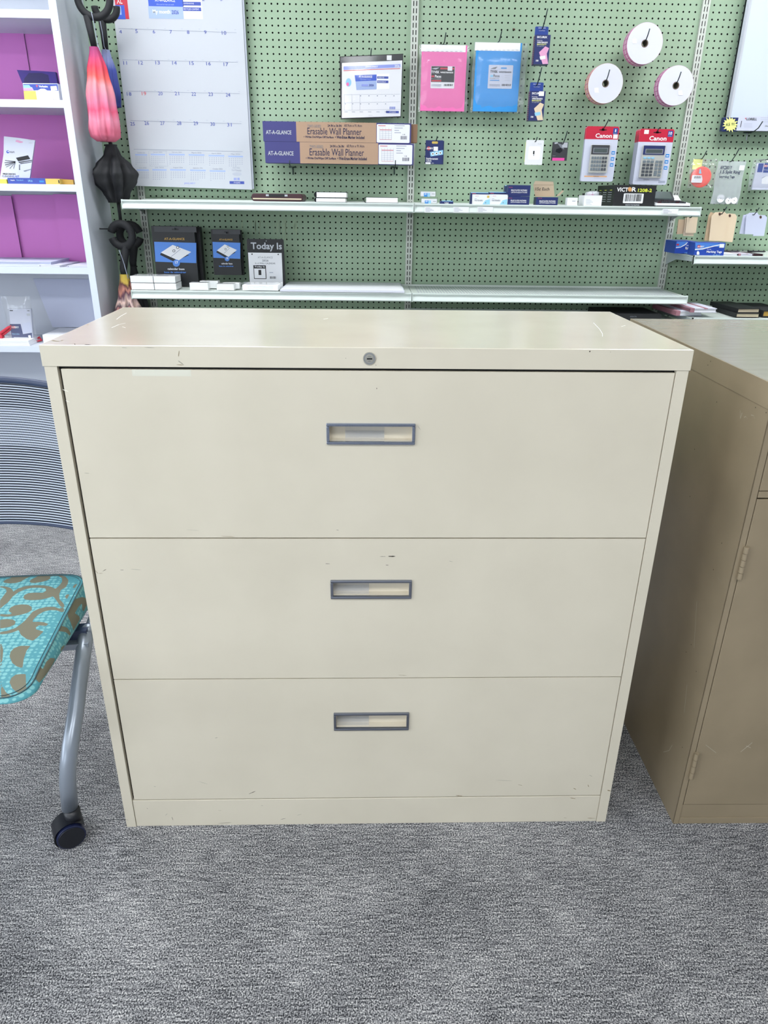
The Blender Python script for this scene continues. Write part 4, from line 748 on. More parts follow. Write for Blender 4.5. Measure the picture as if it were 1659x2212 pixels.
def openbox():
    Y = -.28; b = MB(Y); x0, x1, _, zt = b.wx(1158, 426, 1205, 443); t = thing('open_box', ((x0+x1)/2, Y+.03, S1), 'open navy fastener box with its cardboard lid marked 15 cents each', 'box'); d = .05
    b.box(x0, x1, Y, Y+.001, S1, zt, 'navy'); b.box(x0, x1, Y+d-.001, Y+d, S1, zt, 'navy'); b.box(x0, x0+.001, Y+.001, Y+d-.001, S1, zt, 'navy'); b.box(x1-.001, x1, Y+.001, Y+d-.001, S1, zt, 'navy'); b.box(x0+.001, x1-.001, Y+.001, Y+d-.001, S1, S1+.001, 'navy'); b.box(x0+.002, x1-.002, Y+.002, Y+d-.002, S1+.001, zt-.006, 'mustard')
    b.t('ACCO', 1162, 1171, 427.3, 429, 'red_text'); b.t('BRASS PLATED FASTENERS', 1165, 1200, 433, 436, 'white', bold=True); b.t('LAITON PLAQUE ATTACHES', 1165, 1200, 437, 440, 'white', bold=True); b.build('carton', t)
    f = MB(Y+d); q = [at(x, y, Y+d) for x, y in ((1156, 425), (1198, 425), (1196, 399), (1152, 399))]; f.prism([(p.x, p.z) for p in q], Y+d, Y+d+.001, 'cardboard'); q = [at(x, y, Y+d) for x, y in ((1152, 399), (1196, 399), (1195, 392.5), (1156, 391))]; f.prism([(p.x, p.z) for p in q], Y+d-.001, Y+d, 'cardboard')
    f.t('15¢ Each', 1157, 1187, 405, 413, 'charcoal'); q = [at(x, y, Y+d) for x, y in ((1200, 424), (1207, 423), (1217, 413), (1213, 411))]; f.prism([(p.x, p.z) for p in q], Y+d-.01, Y+d-.009, 'cardboard'); f.build('open_lid', t)
openbox()
card('cube_box', 'small white cube box beside the open white tray', 'box', 1225.5, 427, 1247.5, 445, -.28, .035, 'white', lambda b: b.R(1236, 434, 1243, 435, 'grey'), zb=S1)
def tray():
    Y = -.285; b = MB(Y); x0, x1, _, zt = b.wx(1262, 422, 1300, 445); t = thing('open_tray', ((x0+x1)/2, Y+.05, S1), 'open white box of bagged small parts beside the black calculator box', 'box'); d = .09
    b.box(x0, x1, Y, Y+.0015, S1, zt, 'white'); b.box(x0, x1, Y+d, Y+d+.0015, S1, zt, 'white'); b.box(x0, x0+.0015, Y+.0015, Y+d, S1, zt, 'white'); b.box(x1-.0015, x1, Y+.0015, Y+d, S1, zt, 'white'); b.box(x0, x1, Y+.0015, Y+d, S1, S1+.001, 'white')
    for k in range(5): b.R(1266, 431+k*2.6, 1275+3*(k % 3), 431.5+k*2.6, 'line_grey')
    b.build('carton', t); rr = random.Random(5)
    for i in range(5):
        q = MB(); xa = x0+.006+i*.011; za = zt-.03; bag_mesh(q, xa, xa+.03, za, zt+.012+rr.uniform(-.006, .006), Y+.01+i*.014, Y+.026+i*.014, 'milky_bag', 8); q.build('part_bag', t)
    q = MB(); q.box(x0+.02, x0+.045, Y+.03, Y+.036, zt-.02, zt+.005, 'hot_pink'); q.box(x0+.004, x0+.014, Y+.05, Y+.055, zt-.02, zt+.008, 'black'); q.build('part_card', t)
tray()
def victor(b):
    b.t('VICT', 1332.5, 1357, 405, 414, 'bright_white', bold=True); b.t('R', 1365, 1374.5, 404.5, 414, 'bright_white', bold=True); b.E(1360.5, 409, 4.2, 'skin_tan', 2, 5); b.t('1208-2', 1378, 1408, 407.5, 415, 'victor_yellow', bold=True); b.RR(1346.5, 418, 1389.5, 439, 'white', 1, .003); b.bars(1349.5, 419.5, 1387, 435, 'black', n=24, l=2); b.t('MADE IN THE PHILIPPINES', 1351, 1381, 441.5, 444, 'light_grey', bold=True)
o = card('calculator_box', 'black carton with large barcode and yellow number on upper shelf', 'box', 1326, 400, 1415.5, 446, -.275, .245, 'black', victor, zb=S1)
# side print
p0 = at(1326, 420, -.275).x-.0005; s = MB(); zt = at(1370, 400, -.275).z; h = zt-S1
for c in range(3):
    for r in range(6):
        y = -.245+c*.075; z = zt-h*(.25+.11*r); s.quad([(p0, y+.05*(.6 if r == 0 else 1), z), (p0, y, z), (p0, y, z+.0018), (p0, y+.05*(.6 if r == 0 else 1), z+.0018)], 'victor_yellow' if r == 0 else 'light_grey')
q = s.build('side_print', origin=o.location); q.parent = o; q.location = (0, 0, 0)
def printcalc():
    Y = -.29; t = thing('desk_calculator', (at(1450, 440, Y).x, -.2, S1), 'desk calculator with tilted display at the right end of the upper shelf', 'calculator'); x0, x1 = at(1417.5, 440, Y).x, at(1491, 440, Y).x
    b = MB(); prof = [(Y, S1), (Y+.2, S1), (Y+.2, S1+.045), (Y+.15, S1+.045), (Y+.10, S1+.022), (Y, S1+.012)]; n = 6
    b.add([(x0, p[0], p[1]) for p in prof]+[(x1, p[0], p[1]) for p in prof], [tuple(range(n)), tuple(range(2*n-1, n-1, -1))]+[(i, (i+1) % n, (i+1) % n+n, i+n) for i in range(n)], 'white'); b.build('body', t, bevel=.002)
    k = MB()
    for r in range(4):
        for c in range(8): xa = x0+.012+c*(x1-x0-.024)/8; ya = Y+.012+r*.02; z = S1+.0135+r*.002; k.box(xa, xa+(x1-x0)/11, ya, ya+.013, z, z+.006, 'charcoal' if (c+r) % 5 else 'maroon')
    k.build('keypad', t); k = MB(); ya, za, yb, zb_ = Y+.105, S1+.028, Y+.152, S1+.052
    k.hexa([(x0+.004, ya, za-.003), (x1-.03, ya, za-.003), (x1-.03, yb, zb_-.004), (x0+.004, yb, zb_-.004), (x0+.004, ya, za+.004), (x1-.03, ya, za+.004), (x1-.03, yb, zb_+.008), (x0+.004, yb, zb_+.008)], 'charcoal')
    k.hexa([(x0+.01, ya-.001, za+.001), (x1-.04, ya-.001, za+.001), (x1-.04, yb-.004, zb_+.001), (x0+.01, yb-.004, zb_+.001), (x0+.01, ya-.001, za+.005), (x1-.04, ya-.001, za+.005), (x1-.04, yb-.004, zb_+.0085), (x0+.01, yb-.004, zb_+.0085)], 'lcd'); k.build('display', t)
    k = MB(); k.box(x0-.001, x1+.001, Y-.001, Y+.201, S1, S1+.004, 'black'); k.build('base', t)
printcalc()
# ------------------------------------------------------------------ lower shelf items
def cbase(x0, y0, x1, y1, num, label, back=False, Y=-.12, th=.03, grp='hanging desk calendar bases', zb=None):
    w = x1-x0; h = y1-y0; X = lambda u: x0+u*w; V = lambda v: y0+v*h
    def f(b):
        b.t('AT-A-GLANCE', X(.24), X(.72), V(.20), V(.24), 'mustard', 2, True)
        q = lambda pts, m, l=1: b.P([(X(u), V(v)) for u, v in pts], m, l)
        q([(0, .27), (1, .29), (1, .645), (.03, .62)], 'tag_blue_light'); q([(.14, .50), (.16, .47), (.84, .50), (.52, .61), (.50, .63)], 'black', 2); q([(.16, .46), (.44, .325), (.88, .45), (.58, .60)], 'white', 3); q([(.40, .53), (.62, .40), (.63, .403), (.41, .535)], 'line_grey', 4)
        for u, v in ((.47, .43), (.56, .37)): b.E(X(u), V(v), w*.035, 'charcoal', 4, h*.025); b.E(X(u), V(v), w*.022, 'white', 5, h*.017)
        b.E(X(.53), V(.645), w*.085, 'tag_blue_light', 5); b.t(num, X(.50), X(.57), V(.61), V(.655), 'bright_white', 7, True); b.t('calendar base', X(.32), X(.72), V(.73), V(.765), 'white', 2, True); b.t('base de calendrier', X(.24), X(.76), V(.79), V(.82), 'tag_blue_light', 2, True)
        b.R(X(0), V(0), X(1), V(.1), 'charcoal'); b.R(X(.42), V(.04), X(.58), V(.065), 'black', 2)
    return card('calendar_base_box', label, 'box', x0, y0, x1, y1, Y, th, 'black', None if back else f, grp, zb=zb)
hb = S2+.0005
cbase(333, 489, 424, 612, '17', 'large black and blue calendar base box, front one at left', Y=-.165, th=.045, zb=hb); cbase(341, 490, 436, 612, '17', 'large black calendar base box, hidden behind the front one', True, Y=-.115, th=.045, zb=hb)
cbase(459, 496, 519, 594, '19', 'small black and blue calendar base box, hanging in front', Y=-.11, th=.022); cbase(463, 497, 524, 594, '19', 'small black calendar base box, hanging at the back of its pair', True, Y=-.082, th=.022)
hook(490, 503, -.112, 'hook carrying the small calendar base boxes', cross=False, tip=.006); hook(379, 495, -.167, 'hook behind the large calendar base boxes', cross=False, tip=.006)
def today(b):
    b.t('Today Is', 542, 609, 524, 543, 'light_grey', bold=True); b.R(538, 546, 610, 618, 'white'); b.t('AT-A-GLANCE', 557, 589, 554, 558, 'grey', 2); b.t('2026', 566.5, 580, 560.5, 565, 'grey', 2, True); b.t('6 x 6 WALL CALENDAR', 551, 595, 567, 570.5, 'grey', 2, True)
    b.R(548, 573, 575, 602.5, 'black', 2); b.R(549.5, 580, 573.5, 601, 'white', 3); b.t('Today Is', 550, 572, 574.5, 578.5, 'white', 3, True); b.t('1', 558.5, 564.5, 583, 594, 'black', 4, True); b.bars(583, 597, 596, 602, 'charcoal', n=10, l=3); b.E(544.5, 549, 1.5, 'black', 3); b.E(601, 549.5, 1.5, 'black', 3); b.R(582, 588, 590, 589.5, 'dot_grey', 3); b.E(575, 520.5, .9, 'light_grey', 2)
card('day_calendar', 'black backed daily calendar reading Today Is, leaning on the pegboard', 'calendar', 536, 516.5, 614.5, 618, -.13, .006, 'black', today, zb=hb, r=.006)
def pad(x0, x1, zb, h, Y, d, label, grp='white refill pads on lower shelf', m='bright_white'):
    a, c = at(x0, 615, Y).x, at(x1, 615, Y).x; t = thing('refill_pad', ((a+c)/2, Y+d/2, zb), label, 'paper pad', grp); b = MB(); b.box(a, c, Y, Y+d, zb, zb+h, m); b.build('paper_block', t, bevel=.001)
    b = MB(); b.box(a-.0008, c+.0008, Y-.0008, Y+d+.0008, zb-.0001, zb+h+.0008, 'clear_rigid'); b.build('shrink_wrap', t); return t
z1 = S2+.0012; hp = .0265
pad(283.5, 332, z1, hp, -.315, .10, 'white pad at bottom left of the block of four'); pad(333.5, 380, z1, hp, -.315, .10, 'white pad at bottom right of the block of four'); pad(283, 331.5, z1+hp+.0025, hp, -.315, .10, 'white pad at top left of the block of four'); pad(333, 379.5, z1+hp+.0025, hp, -.315, .10, 'white pad at top right of the block of four')
pad(409.5, 449, z1, .03, -.315, .045, 'white pad in front of another, left of the small black box'); pad(432, 471, z1, .03, -.24, .045, 'white pad at the back, left of the small black box'); pad(467.5, 505, z1, .026, -.315, .045, 'white pad in front, below the small black box'); pad(482, 517, z1, .026, -.255, .035, 'white pad at the back, below the small black box')
b = MB(); a, c = at(523.5, 622, -.31).x, at(601, 622, -.31).x; b.hexa([(a, -.315, z1), (c, -.315, z1), (c+.008, -.19, z1), (a+.008, -.19, z1), (a, -.315, z1+.024), (c, -.315, z1+.024), (c+.008, -.19, z1+.024), (a+.008, -.19, z1+.024)], 'bright_white'); tt = thing('tissue_pack', ((a+c)/2, -.25, z1), 'wrapped white paper pack lying at the foot of the Today Is calendar', 'paper pack'); b.build('paper_block', tt, bevel=.003)
q = MB(); bag_mesh(q, a-.003, c+.006, z1-.0005, z1+.03, -.322, -.185); q.build('shrink_wrap', tt)
# large sheets, overhanging the rail a little
b = MB(); q0 = at(605, 631, -.335).x; q1 = at(872, 634.5, -.335).x; vs = [(q0, -.337, S2+.0015), (q1+.003, -.341, S2+.0015), (q1, -.03, S2+.0015), (q0+.005, -.03, S2+.0015)]; b.hexa(vs+[(v[0], v[1], v[2]+.008) for v in vs], 'paper'); T(b.build('desk_pad'), 'large flat white desk pad sheets covering the lower left shelf', 'desk pad')
b = MB(); vs = [(q0+.008, -.335, S2+.0098), (q1-.003, -.334, S2+.0098), (q1-.006, -.022, S2+.0098), (q0+.01, -.022, S2+.0098)]; b.hexa(vs+[(v[0], v[1], v[2]+.0015) for v in vs], 'white'); T(b.build('desk_pad'), 'thin top sheet lying over the large desk pad', 'desk pad')
# ------------------------------------------------------------------ bookcase items
BF = -.30
def poly_card(name, label, cat, pts, Y, th, m, prints, zb=None, bag=None):
    b = MB(Y); q = [at(x, y, Y) for x, y in pts]; z0 = min(p.z for p in q); dz = (zb-z0) if zb is not None else 0
    b.prism([(p.x, p.z) for p in q], Y, Y+th, m); prints(b)
    b.v = [(v[0], v[1], v[2]+dz) for v in b.v]; return T(b.build(name), label, cat)
def cd(b):
    b.P([(50, 181), (124, 181), (126, 195.5), (102, 195), (96, 191), (88, 191), (82, 194.5), (73, 195), (69, 188), (50, 188)], 'print_blue'); b.t('Verbatim', 84, 103, 184, 188.5, 'bright_white', 2, True); b.P([(77, 183.5), (82, 183.5), (80, 188.5)], 'red_text', 2)
    b.P([(51, 196), (77, 196), (80.5, 217), (53, 216.5)], 'amber'); b.P([(50, 183), (63, 183), (72, 194.5), (51, 195.5)], 'light_blue', 2); b.P([(51, 190), (70, 190), (72, 194.5), (51, 195.5)], 'ticket_pink', 3)
    b.P([(109, 186), (122, 185), (124, 194.5), (110.5, 195.5)], 'bright_white', 2); b.t('Paper Sleeves', 81, 116, 198.5, 202, 'light_grey'); b.t('Enveloppes en papier', 81, 128, 203.5, 206.5, 'light_grey'); b.R(81, 209, 128, 210, 'light_grey'); b.t('50', 115, 122, 213, 217, 'grey')
poly_card('sleeve_pack', 'paper disc sleeve pack with blue band and gold corner', 'sleeve pack', ((53.5, 217), (129.5, 219.5), (124.5, 180), (49, 179)), -.25, .03, 'white', cd, BZ[1]+.0005)
poly_card('purple_wrap', 'dark purple glossy wrap rising behind the disc sleeve pack', 'packaging', ((57, 219), (132, 220), (119, 153.5), (80, 151), (36, 149), (48, 178)), -.215, .02, 'purple_cd', lambda b: b.P([(51, 180), (108, 181), (104, 160), (90, 155.5), (62, 155.5), (52, 168)], 'violet_dark'), BZ[1]+.0005)
def kit(b):
    b.P([(34, 300), (38, 299.5), (43, 301.5), (49, 303), (49, 305), (43, 306), (38, 304.5), (33, 303)], 'ticket_pink'); b.E(16.5, 325, 3.2, 'royal'); b.E(17.3, 324.4, 1.4, 'white', 2); b.t('start', 21, 31, 323.5, 327.5, 'charcoal')
    b.P([(34, 338), (60, 332.5), (65, 340.5), (39, 345.5)], 'black', 2); b.P([(39, 347), (69, 342.5), (69, 344), (41, 349)], 'charcoal', 2); b.P([(43, 350), (69, 346), (69, 347), (44, 351.5)], 'charcoal', 2)
    for k, (x, y) in enumerate(((10, 343), (9, 348), (10, 353), (12, 357.5), (20, 360.5), (28, 361))): b.P([(33-k*.2, 345.5+k*.5), (x, y), (x+1, y+1.2), (33, 347+k*.5)], 'charcoal' if k < 3 else 'grey', 2)
    for k in range(4): b.R(40.5, 353+k*3, 43, 355+k*3, 'charcoal', 2)
    b.P([(50, 366), (66, 362), (66, 363.5), (52, 368)], 'grey', 2); b.t('PRECISION', 6, 33, 371, 375, 'dark_text', 2, True); b.t('CLEANING KIT', 4, 41, 376, 380, 'print_blue', 2, True)
    b.R(61, 299, 70, 300, 'light_grey', 2); b.R(62, 305.5, 69, 306.5, 'light_grey', 2)
poly_card('cleaning_kit_pouch', 'white cleaning kit pouch with a black phone printed, on pink shelf', 'pouch', ((-2, 392), (62, 395), (75, 300), (40, 295), (8, 291.5), (7, 330)), -.235, .008, 'card_white', kit, BZ[2]+.0005)
def lowbox(x0, y0, x1, m, label, prints=None, Y=BF, d=.12): return card('flat_box', label, 'box', x0, y0, x1, 398, Y, d, m, prints, 'flat boxes along the third bookcase shelf', zb=BZ[2]+.0005)
lowbox(-25, 387, 14.5, 'yellow', 'yellow flat box at the left picture edge on the third shelf')
lowbox(17, 384.5, 98, 'print_blue', 'long dark blue flat box below the cleaning kit pouch', lambda b: (b.t('Staples', 23, 32, 388, 391, 'bright_white', bold=True), b.t('Standard', 36, 50, 387.5, 390.5, 'light_blue'), b.t('1/4 in', 61, 70, 388, 393, 'light_blue', bold=True), b.R(85, 390, 95, 394, 'icon_blue')))
lowbox(98.5, 386, 129, 'amber', 'yellow flat box right of the dark blue one', lambda b: b.R(126, 389, 128.5, 396, 'black'))
lowbox(129.5, 388, 158, 'mustard', 'mustard flat box beside the bookcase side panel', Y=-.27, d=.1)
z3 = BZ[3]+.0005
flat('transparency_pack', 'wide pale flat pack at left on the fourth bookcase shelf', 'paper pack', -1.88, -1.565, z3, .02, -.29, -.06, 'white_tag', 'white_tag', 'flat packs on the fourth shelf', 2)
flat('transparency_pack', 'thin flat pack with a dark edge in the middle of the fourth shelf', 'paper pack', X_(82, 577, -.3)+.01, X_(133, 577, -.3), z3, .008, -.30, -.09, 'ticket_side', 'white', 'flat packs on the fourth shelf', -3)
flat('transparency_pack', 'thin flat pack nearest the side panel on the fourth shelf', 'paper pack', X_(146, 577, -.3), BX-.031, z3, .007, -.30, -.10, 'ticket_side', 'white', 'flat packs on the fourth shelf', 0)
# fifth shelf
z4 = BZ[4]+.0005
def lab(b):
    b.P([(17, 679), (40.5, 679), (46, 701), (65, 698), (66.5, 716.5), (23, 716.5)], 'navy'); b.E(25.5, 686, 4.6, 'red', 2, 3); b.t('AVERY', 20, 37, 684, 688, 'bright_white', 3, True); b.t('White Labels', 22, 38, 699, 702, 'light_blue', 2); b.R(26, 707.5, 57, 709, 'light_grey', 2); b.RR(58, 703.5, 63.5, 714, 'bright_white', 2, .002); b.P([(44, 678), (62, 674), (65, 695), (47, 699)], 'white_tag', 1)
    b.R(17, 648.5, 24, 650.5, 'charcoal', 2); b.R(55, 649, 60, 651, 'grey', 2); b.R(54, 656, 61, 661, 'light_grey', 2); b.R(32, 712, 50, 713, 'icon_blue', 2)
lsp = poly_card('label_sheet_pack', 'upright white and navy label sheet pack on the fifth shelf', 'label pack', ((23, 719), (68, 720), (62.5, 646), (14.5, 645.5)), -.23, .012, 'card_white', lab, z4)
q = MB(-.235); a = at(16, 720, -.235).x; c = at(77, 720, -.235).x; bag_mesh(q, a, c, z4, at(40, 641, -.235).z, -.242, -.21); q = q.build('plastic_sleeve', origin=lsp.location); q.parent = lsp; q.location = (0, 0, 0); q['label'] = 'clear plastic sleeve'
b = MB(); x0, x1 = at(-30, 745, BF).x, at(64, 745, BF).x
for k in range(3): flat('paper_stack', ('bottom', 'middle', 'top')[k]+' white card pack in the low stack on the fifth shelf', 'paper pack', x0, x1-.003*k, z4+.0075*k, .007, -.30, -.17, 'white', None, 'white packs on the fifth shelf', .8*k)
flat('white_carton', 'low white carton beside the side panel on the fifth shelf', 'box', X_(94, 738, -.25), BX-.033, z4, .04, -.25, -.05, 'white', None)
b = MB(); vs = [(X_(112, 715, -.06), -.075, z4+.041), (BX-.032, -.075, z4+.041), (BX-.032, -.02, z4+.041), (X_(112, 715, -.06), -.02, z4+.041)]; xl = X_(76, 649, -.03)
b.hexa([(vs[0][0], -.045, z4+.041), (BX-.032, -.045, z4+.041), (BX-.032, -.043, z4+.041), (vs[0][0], -.043, z4+.041), (xl, -.012, z4+.26), (BX-.032, -.012, z4+.26), (BX-.032, -.010, z4+.26), (xl, -.010, z4+.26)], 'white_tag'); T(b.build('card_sheet'), 'large pale blue sheet leaning against the back of the fifth shelf', 'card sheet')
b = MB(); pz = z4+.03; x0 = at(-12, 720, -.24).x; x1 = at(20, 700, -.24).x; b.tube([(x0, -.235, z4+.035), (x0+.03, -.245, z4+.045), (x1-.01, -.24, z4+.068), (x1+.002, -.235, z4+.075), (x1-.004, -.23, z4+.062), (x0+.04, -.235, z4+.04), (x0+.01, -.24, z4+.03)], .006, 'red', 8, closed=True); b.box(x0-.02, x0+.035, -.25, -.225, z4+.0005, z4+.04, 'red'); T(b.build('red_bow'), 'shiny red looped ribbon at the left edge of the fifth shelf', 'ribbon')
b = MB(); x0 = at(74, 727, -.25).x; b.tube([(x0-.02, -.20, z4+.006), (x0, -.2, z4+.02), (x0+.012, -.21, z4+.008), (x0-.004, -.22, z4+.006)], .0045, 'red', 8, closed=True); T(b.build('red_band'), 'small red band behind the white card packs on fifth shelf', 'band')
# ------------------------------------------------------------------ umbrellas
def ramp_mat(name, stops, noise=.25, scale=30):
    m = mat(name, '#FFFFFF', .7); N, L, bb = nodes(m); at_ = N.new('ShaderNodeAttribute'); at_.attribute_name = 'along'; tc = N.new('ShaderNodeTexCoord'); mp = N.new('ShaderNodeMapping'); mp.inputs['Scale'].default_value = (1, 1, .25)
    nz = N.new('ShaderNodeTexNoise'); nz.inputs['Scale'].default_value = scale; ad = N.new('ShaderNodeMath'); ad.operation = 'MULTIPLY_ADD'; ad.inputs[1].default_value = noise; cr = N.new('ShaderNodeValToRGB')
    L.new(tc.outputs['Object'], mp.inputs[0]); L.new(mp.outputs[0], nz.inputs['Vector']); L.new(nz.outputs[0], ad.inputs[0]); L.new(at_.outputs['Fac'], ad.inputs[2]); L.new(ad.outputs[0], cr.inputs[0]); L.new(cr.outputs[0], bb.inputs['Base Color'])
    e = cr.color_ramp.elements; e[0].position = stops[0][0]; e[0].color = col(stops[0][1]); e[1].position = stops[-1][0]; e[1].color = col(stops[-1][1])
    for p, h in stops[1:-1]: q = e.new(p); q.color = col(h)
ramp_mat('pink_flower', [(.0, '#8A3A72'), (.17, '#B53C6E'), (.30, '#E2425A'), (.40, '#E8615E'), (.47, '#E09098'), (.66, '#D9809F'), (.75, '#DE5B7E'), (.86, '#E28CA6'), (1.05, '#D86D88')], .16)
ramp_mat('sunset_cloth', [(.0, '#C9B93C'), (.30, '#C9A94A'), (.36, '#5B3038'), (.44, '#C98A78'), (.52, '#5C3A4E'), (.62, '#E8C9BE'), (.72, '#4A3A48'), (.82, '#D9938A'), (1.1, '#4A3A48')], .42, 40)
ramp_mat('blue_cloth', [(.0, '#9BA3C6'), (.3, '#7C86B8'), (.45, '#3E4C9C'), (1.0, '#1E2A70')], .2)
def canopy(name, parent, cx, cyy, z_top, z_bot, prof, m, folds=9, amp=.2, jag=0, seg=72, nz=40):
    vs = []; fs = []; al = []
    def rad(v):
        for (a, ra), (b_, rb) in zip(prof, prof[1:]):
            if a <= v <= b_: k = (v-a)/(b_-a); k = k*k*(3-2*k); return ra+(rb-ra)*k
        return prof[-1][1]
    for i in range(nz+1):
        v = i/nz
        for j in range(seg):
            a = 2*math.pi*j/seg; am = amp*min(1, v*2.5); f = 1+am*math.sin(folds*a+2.2*math.sin(v*3))+am*.4*math.sin(folds*2.3*a+v*4); r = rad(v)*f
            z = z_top+(z_bot-z_top)*v - (jag*max(0, v-.45)*(.5+.5*math.sin(folds*a*.5+1))*(z_top-z_bot))
            vs.append((cx+r*math.cos(a), cyy+r*math.sin(a), z)); al.append(v)
    for i in range(nz):
        for j in range(seg): a = i*seg+j; b_ = i*seg+(j+1) % seg; fs.append((a, a+seg, b_+seg, b_))
    b = MB(); b.add(vs, fs, m, True); n = len(vs); b.add([(cx, cyy, z_bot+.005 if not jag else z_bot+.03)], [], m); al.append(1)
    for j in range(seg): b.f.append([nz*seg+(j+1) % seg, nz*seg+j, n]); b.m.append(0); b.sm.append(True)
    o = b.build(name, parent); at_ = o.data.attributes.new('along', 'FLOAT', 'POINT'); at_.data.foreach_set('value', al); return o
def cring(c, R_, a0, a1, plane_u, w, r=.0135, m='soft_black', parent=None, name='handle', n=22):
    pu = Vector(plane_u).normalized(); c = Vector(c); b = MB(); b.tube([c+pu*(R_*math.cos(math.radians(a)))+Vector((0, 0, 1))*(R_*math.sin(math.radians(a))) for a in [a0+(a1-a0)*i/n for i in range(n+1)]], r, m, 10); return b.build(name, parent)
def umbrella(label, topx, topy, Y, handle_c, hR, ang, pu, grip_to, canopy_args, cord=None):
    p = at(topx, topy, Y); t = thing('umbrella', (p.x, Y, canopy_args[1]-.02), label, 'umbrella', 'umbrellas hanging by the bookcase'); cring(handle_c, hR, ang[0], ang[1], pu, 0, parent=t)
    g = MB(); g.tube([grip_to[0], grip_to[1]], .013, 'soft_black', 12, rr=[.015, .011]); g.build('grip', t)
    canopy('canopy', t, p.x, Y, canopy_args[0], canopy_args[1], canopy_args[2], canopy_args[3], *canopy_args[4:])
    if cord: k = MB(); k.tube(cord, .0016, 'cord_grey', 6); k.build('wrist_cord', t)
    return t
def V3(x, y, Y): return at(x, y, Y)
# pink flowered one
Yp = -.22; pt, pb_ = V3(204, 102, Yp), V3(234, 306, Yp); xm = V3(217, 205, Yp).x
hc = V3(202, -4, Yp)
umbrella('pink flower patterned umbrella hanging folded beside the white bookcase', 217, 205, Yp, (hc.x, Yp, hc.z), .062, (170, 372), (1, 0, 0), ((xm-.012, Yp, hc.z-.058), (xm, Yp, pt.z-.005)), (pt.z, pb_.z, [(0, .019), (.25, .037), (.55, .05), (.85, .056), (.95, .05), (1, .030)], 'pink_flower', 8, .17),
         [V3(197, 25, Yp-.02), V3(203, 50, Yp-.022), V3(208, 80, Yp-.024), V3(212, 100, Yp-.03), V3(220, 118, Yp-.045)])
Y2 = -.13; pt, pb2 = V3(224, 108, Y2), V3(248, 232, Y2)
umbrella('blue umbrella mostly hidden behind the pink flower patterned one', 236, 170, Y2, (V3(228, 15, Y2).x, Y2, V3(228, 15, Y2).z), .042, (180, 365), (1, .2, 0), ((V3(236, 170, Y2).x, Y2, V3(229, 40, Y2).z), (V3(236, 170, Y2).x, Y2, pt.z-.004)), (pt.z, pb2.z, [(0, .016), (.4, .03), (.8, .036), (1, .03)], 'blue_cloth', 6, .12),
         [V3(214, 35, Y2-.02), V3(221, 70, Y2-.02), V3(225, 100, Y2-.02), V3(231, 112, Y2-.03)])
# black one below
Y3 = -.16; pt, pb3 = V3(234, 312, Y3), V3(256, 438, Y3); xb = V3(246, 370, Y3).x+.002
t = thing('umbrella', (xb, Y3, pb3.z-.03), 'black folded umbrella with ragged hem hanging under the pink one', 'umbrella', 'umbrellas hanging by the bookcase')
canopy('canopy', t, xb, Y3, pt.z, pb3.z, [(0, .022), (.15, .03), (.35, .058), (.5, .076), (.62, .07), (.85, .045), (1, .03)], 'soft_black', 6, .30, .0); g = MB(); g.tube([(xb, Y3, pb3.z+.02), (xb, Y3, pb3.z-.08)], .007, 'soft_black', 10); g.build('tip', t); g = MB(); g.tube([(xb, Y3, pt.z-.01), (xb-.01, Y3+.02, pt.z+.02)], .008, 'soft_black', 10); g.build('shaft', t)
# lower pair with C handles
Y4 = -.18
for i, (hx, hy, hR, ang, pu, cx, cz0, cz1, prof, mm, yy, lb) in enumerate((
    (263, 508, .047, (-165, 165), (-1, .1, 0), 274, 592, 735, [(0, .018), (.3, .034), (.6, .058), (1, .066)], 'sunset_cloth', Y4, 'yellow and striped umbrella hanging from a C handle behind the cream cabinet'),
    (281, 508, .045, (-165, 165), (1, .1, 0), 296, 575, 730, [(0, .014), (.25, .026), (.6, .045), (1, .05)], 'soft_black', -.09, 'black umbrella hanging from a C handle behind the striped one'))):
    h = V3(hx, hy, yy); xx = V3(cx, 640, yy).x; zt = V3(cx, cz0, yy).z; zb = V3(cx, cz1, yy).z; t = thing('umbrella', (h.x, yy, zb), lb, 'umbrella', 'umbrellas hanging by the bookcase')
    cring((h.x, yy, h.z), hR, 180+ang[0], 180+ang[1], pu, 0, r=.0165, parent=t)
    g = MB(); g.tube([(h.x+.012, yy, h.z-hR+.004), (xx, yy, zt+.02), (xx, yy, zt-.01)], .014, 'soft_black', 12, rr=[.018, .016, .013]); g.build('grip', t)
    canopy('canopy', t, xx, yy, zt, zb, prof, mm, 8, .16)
    if i == 0: k = MB(); k.tube([V3(257, 540, yy-.02), V3(263, 555, yy-.02), V3(268, 570, yy-.025), V3(274, 592, yy-.03), V3(277, 602, yy-.035)], .0018, 'cord_grey', 6); k.build('wrist_cord', t)
for z, yy, xe, lb in ((hc.z+.03, Yp, -1.31, 'hook holding the pink umbrella handle, on the bookcase side'), (V3(262, 508, Y4).z+.025, Y4, V3(262, 508, Y4).x-.01, 'hook holding the C handled umbrellas, on the bookcase side')):
    b = MB(); b.tube([(BX+.0005, yy, z), (xe, yy, z), (xe+.01, yy, z+.02)], .0025, 'soft_black', 8); T(b.build('wall_hook'), lb, 'hook')
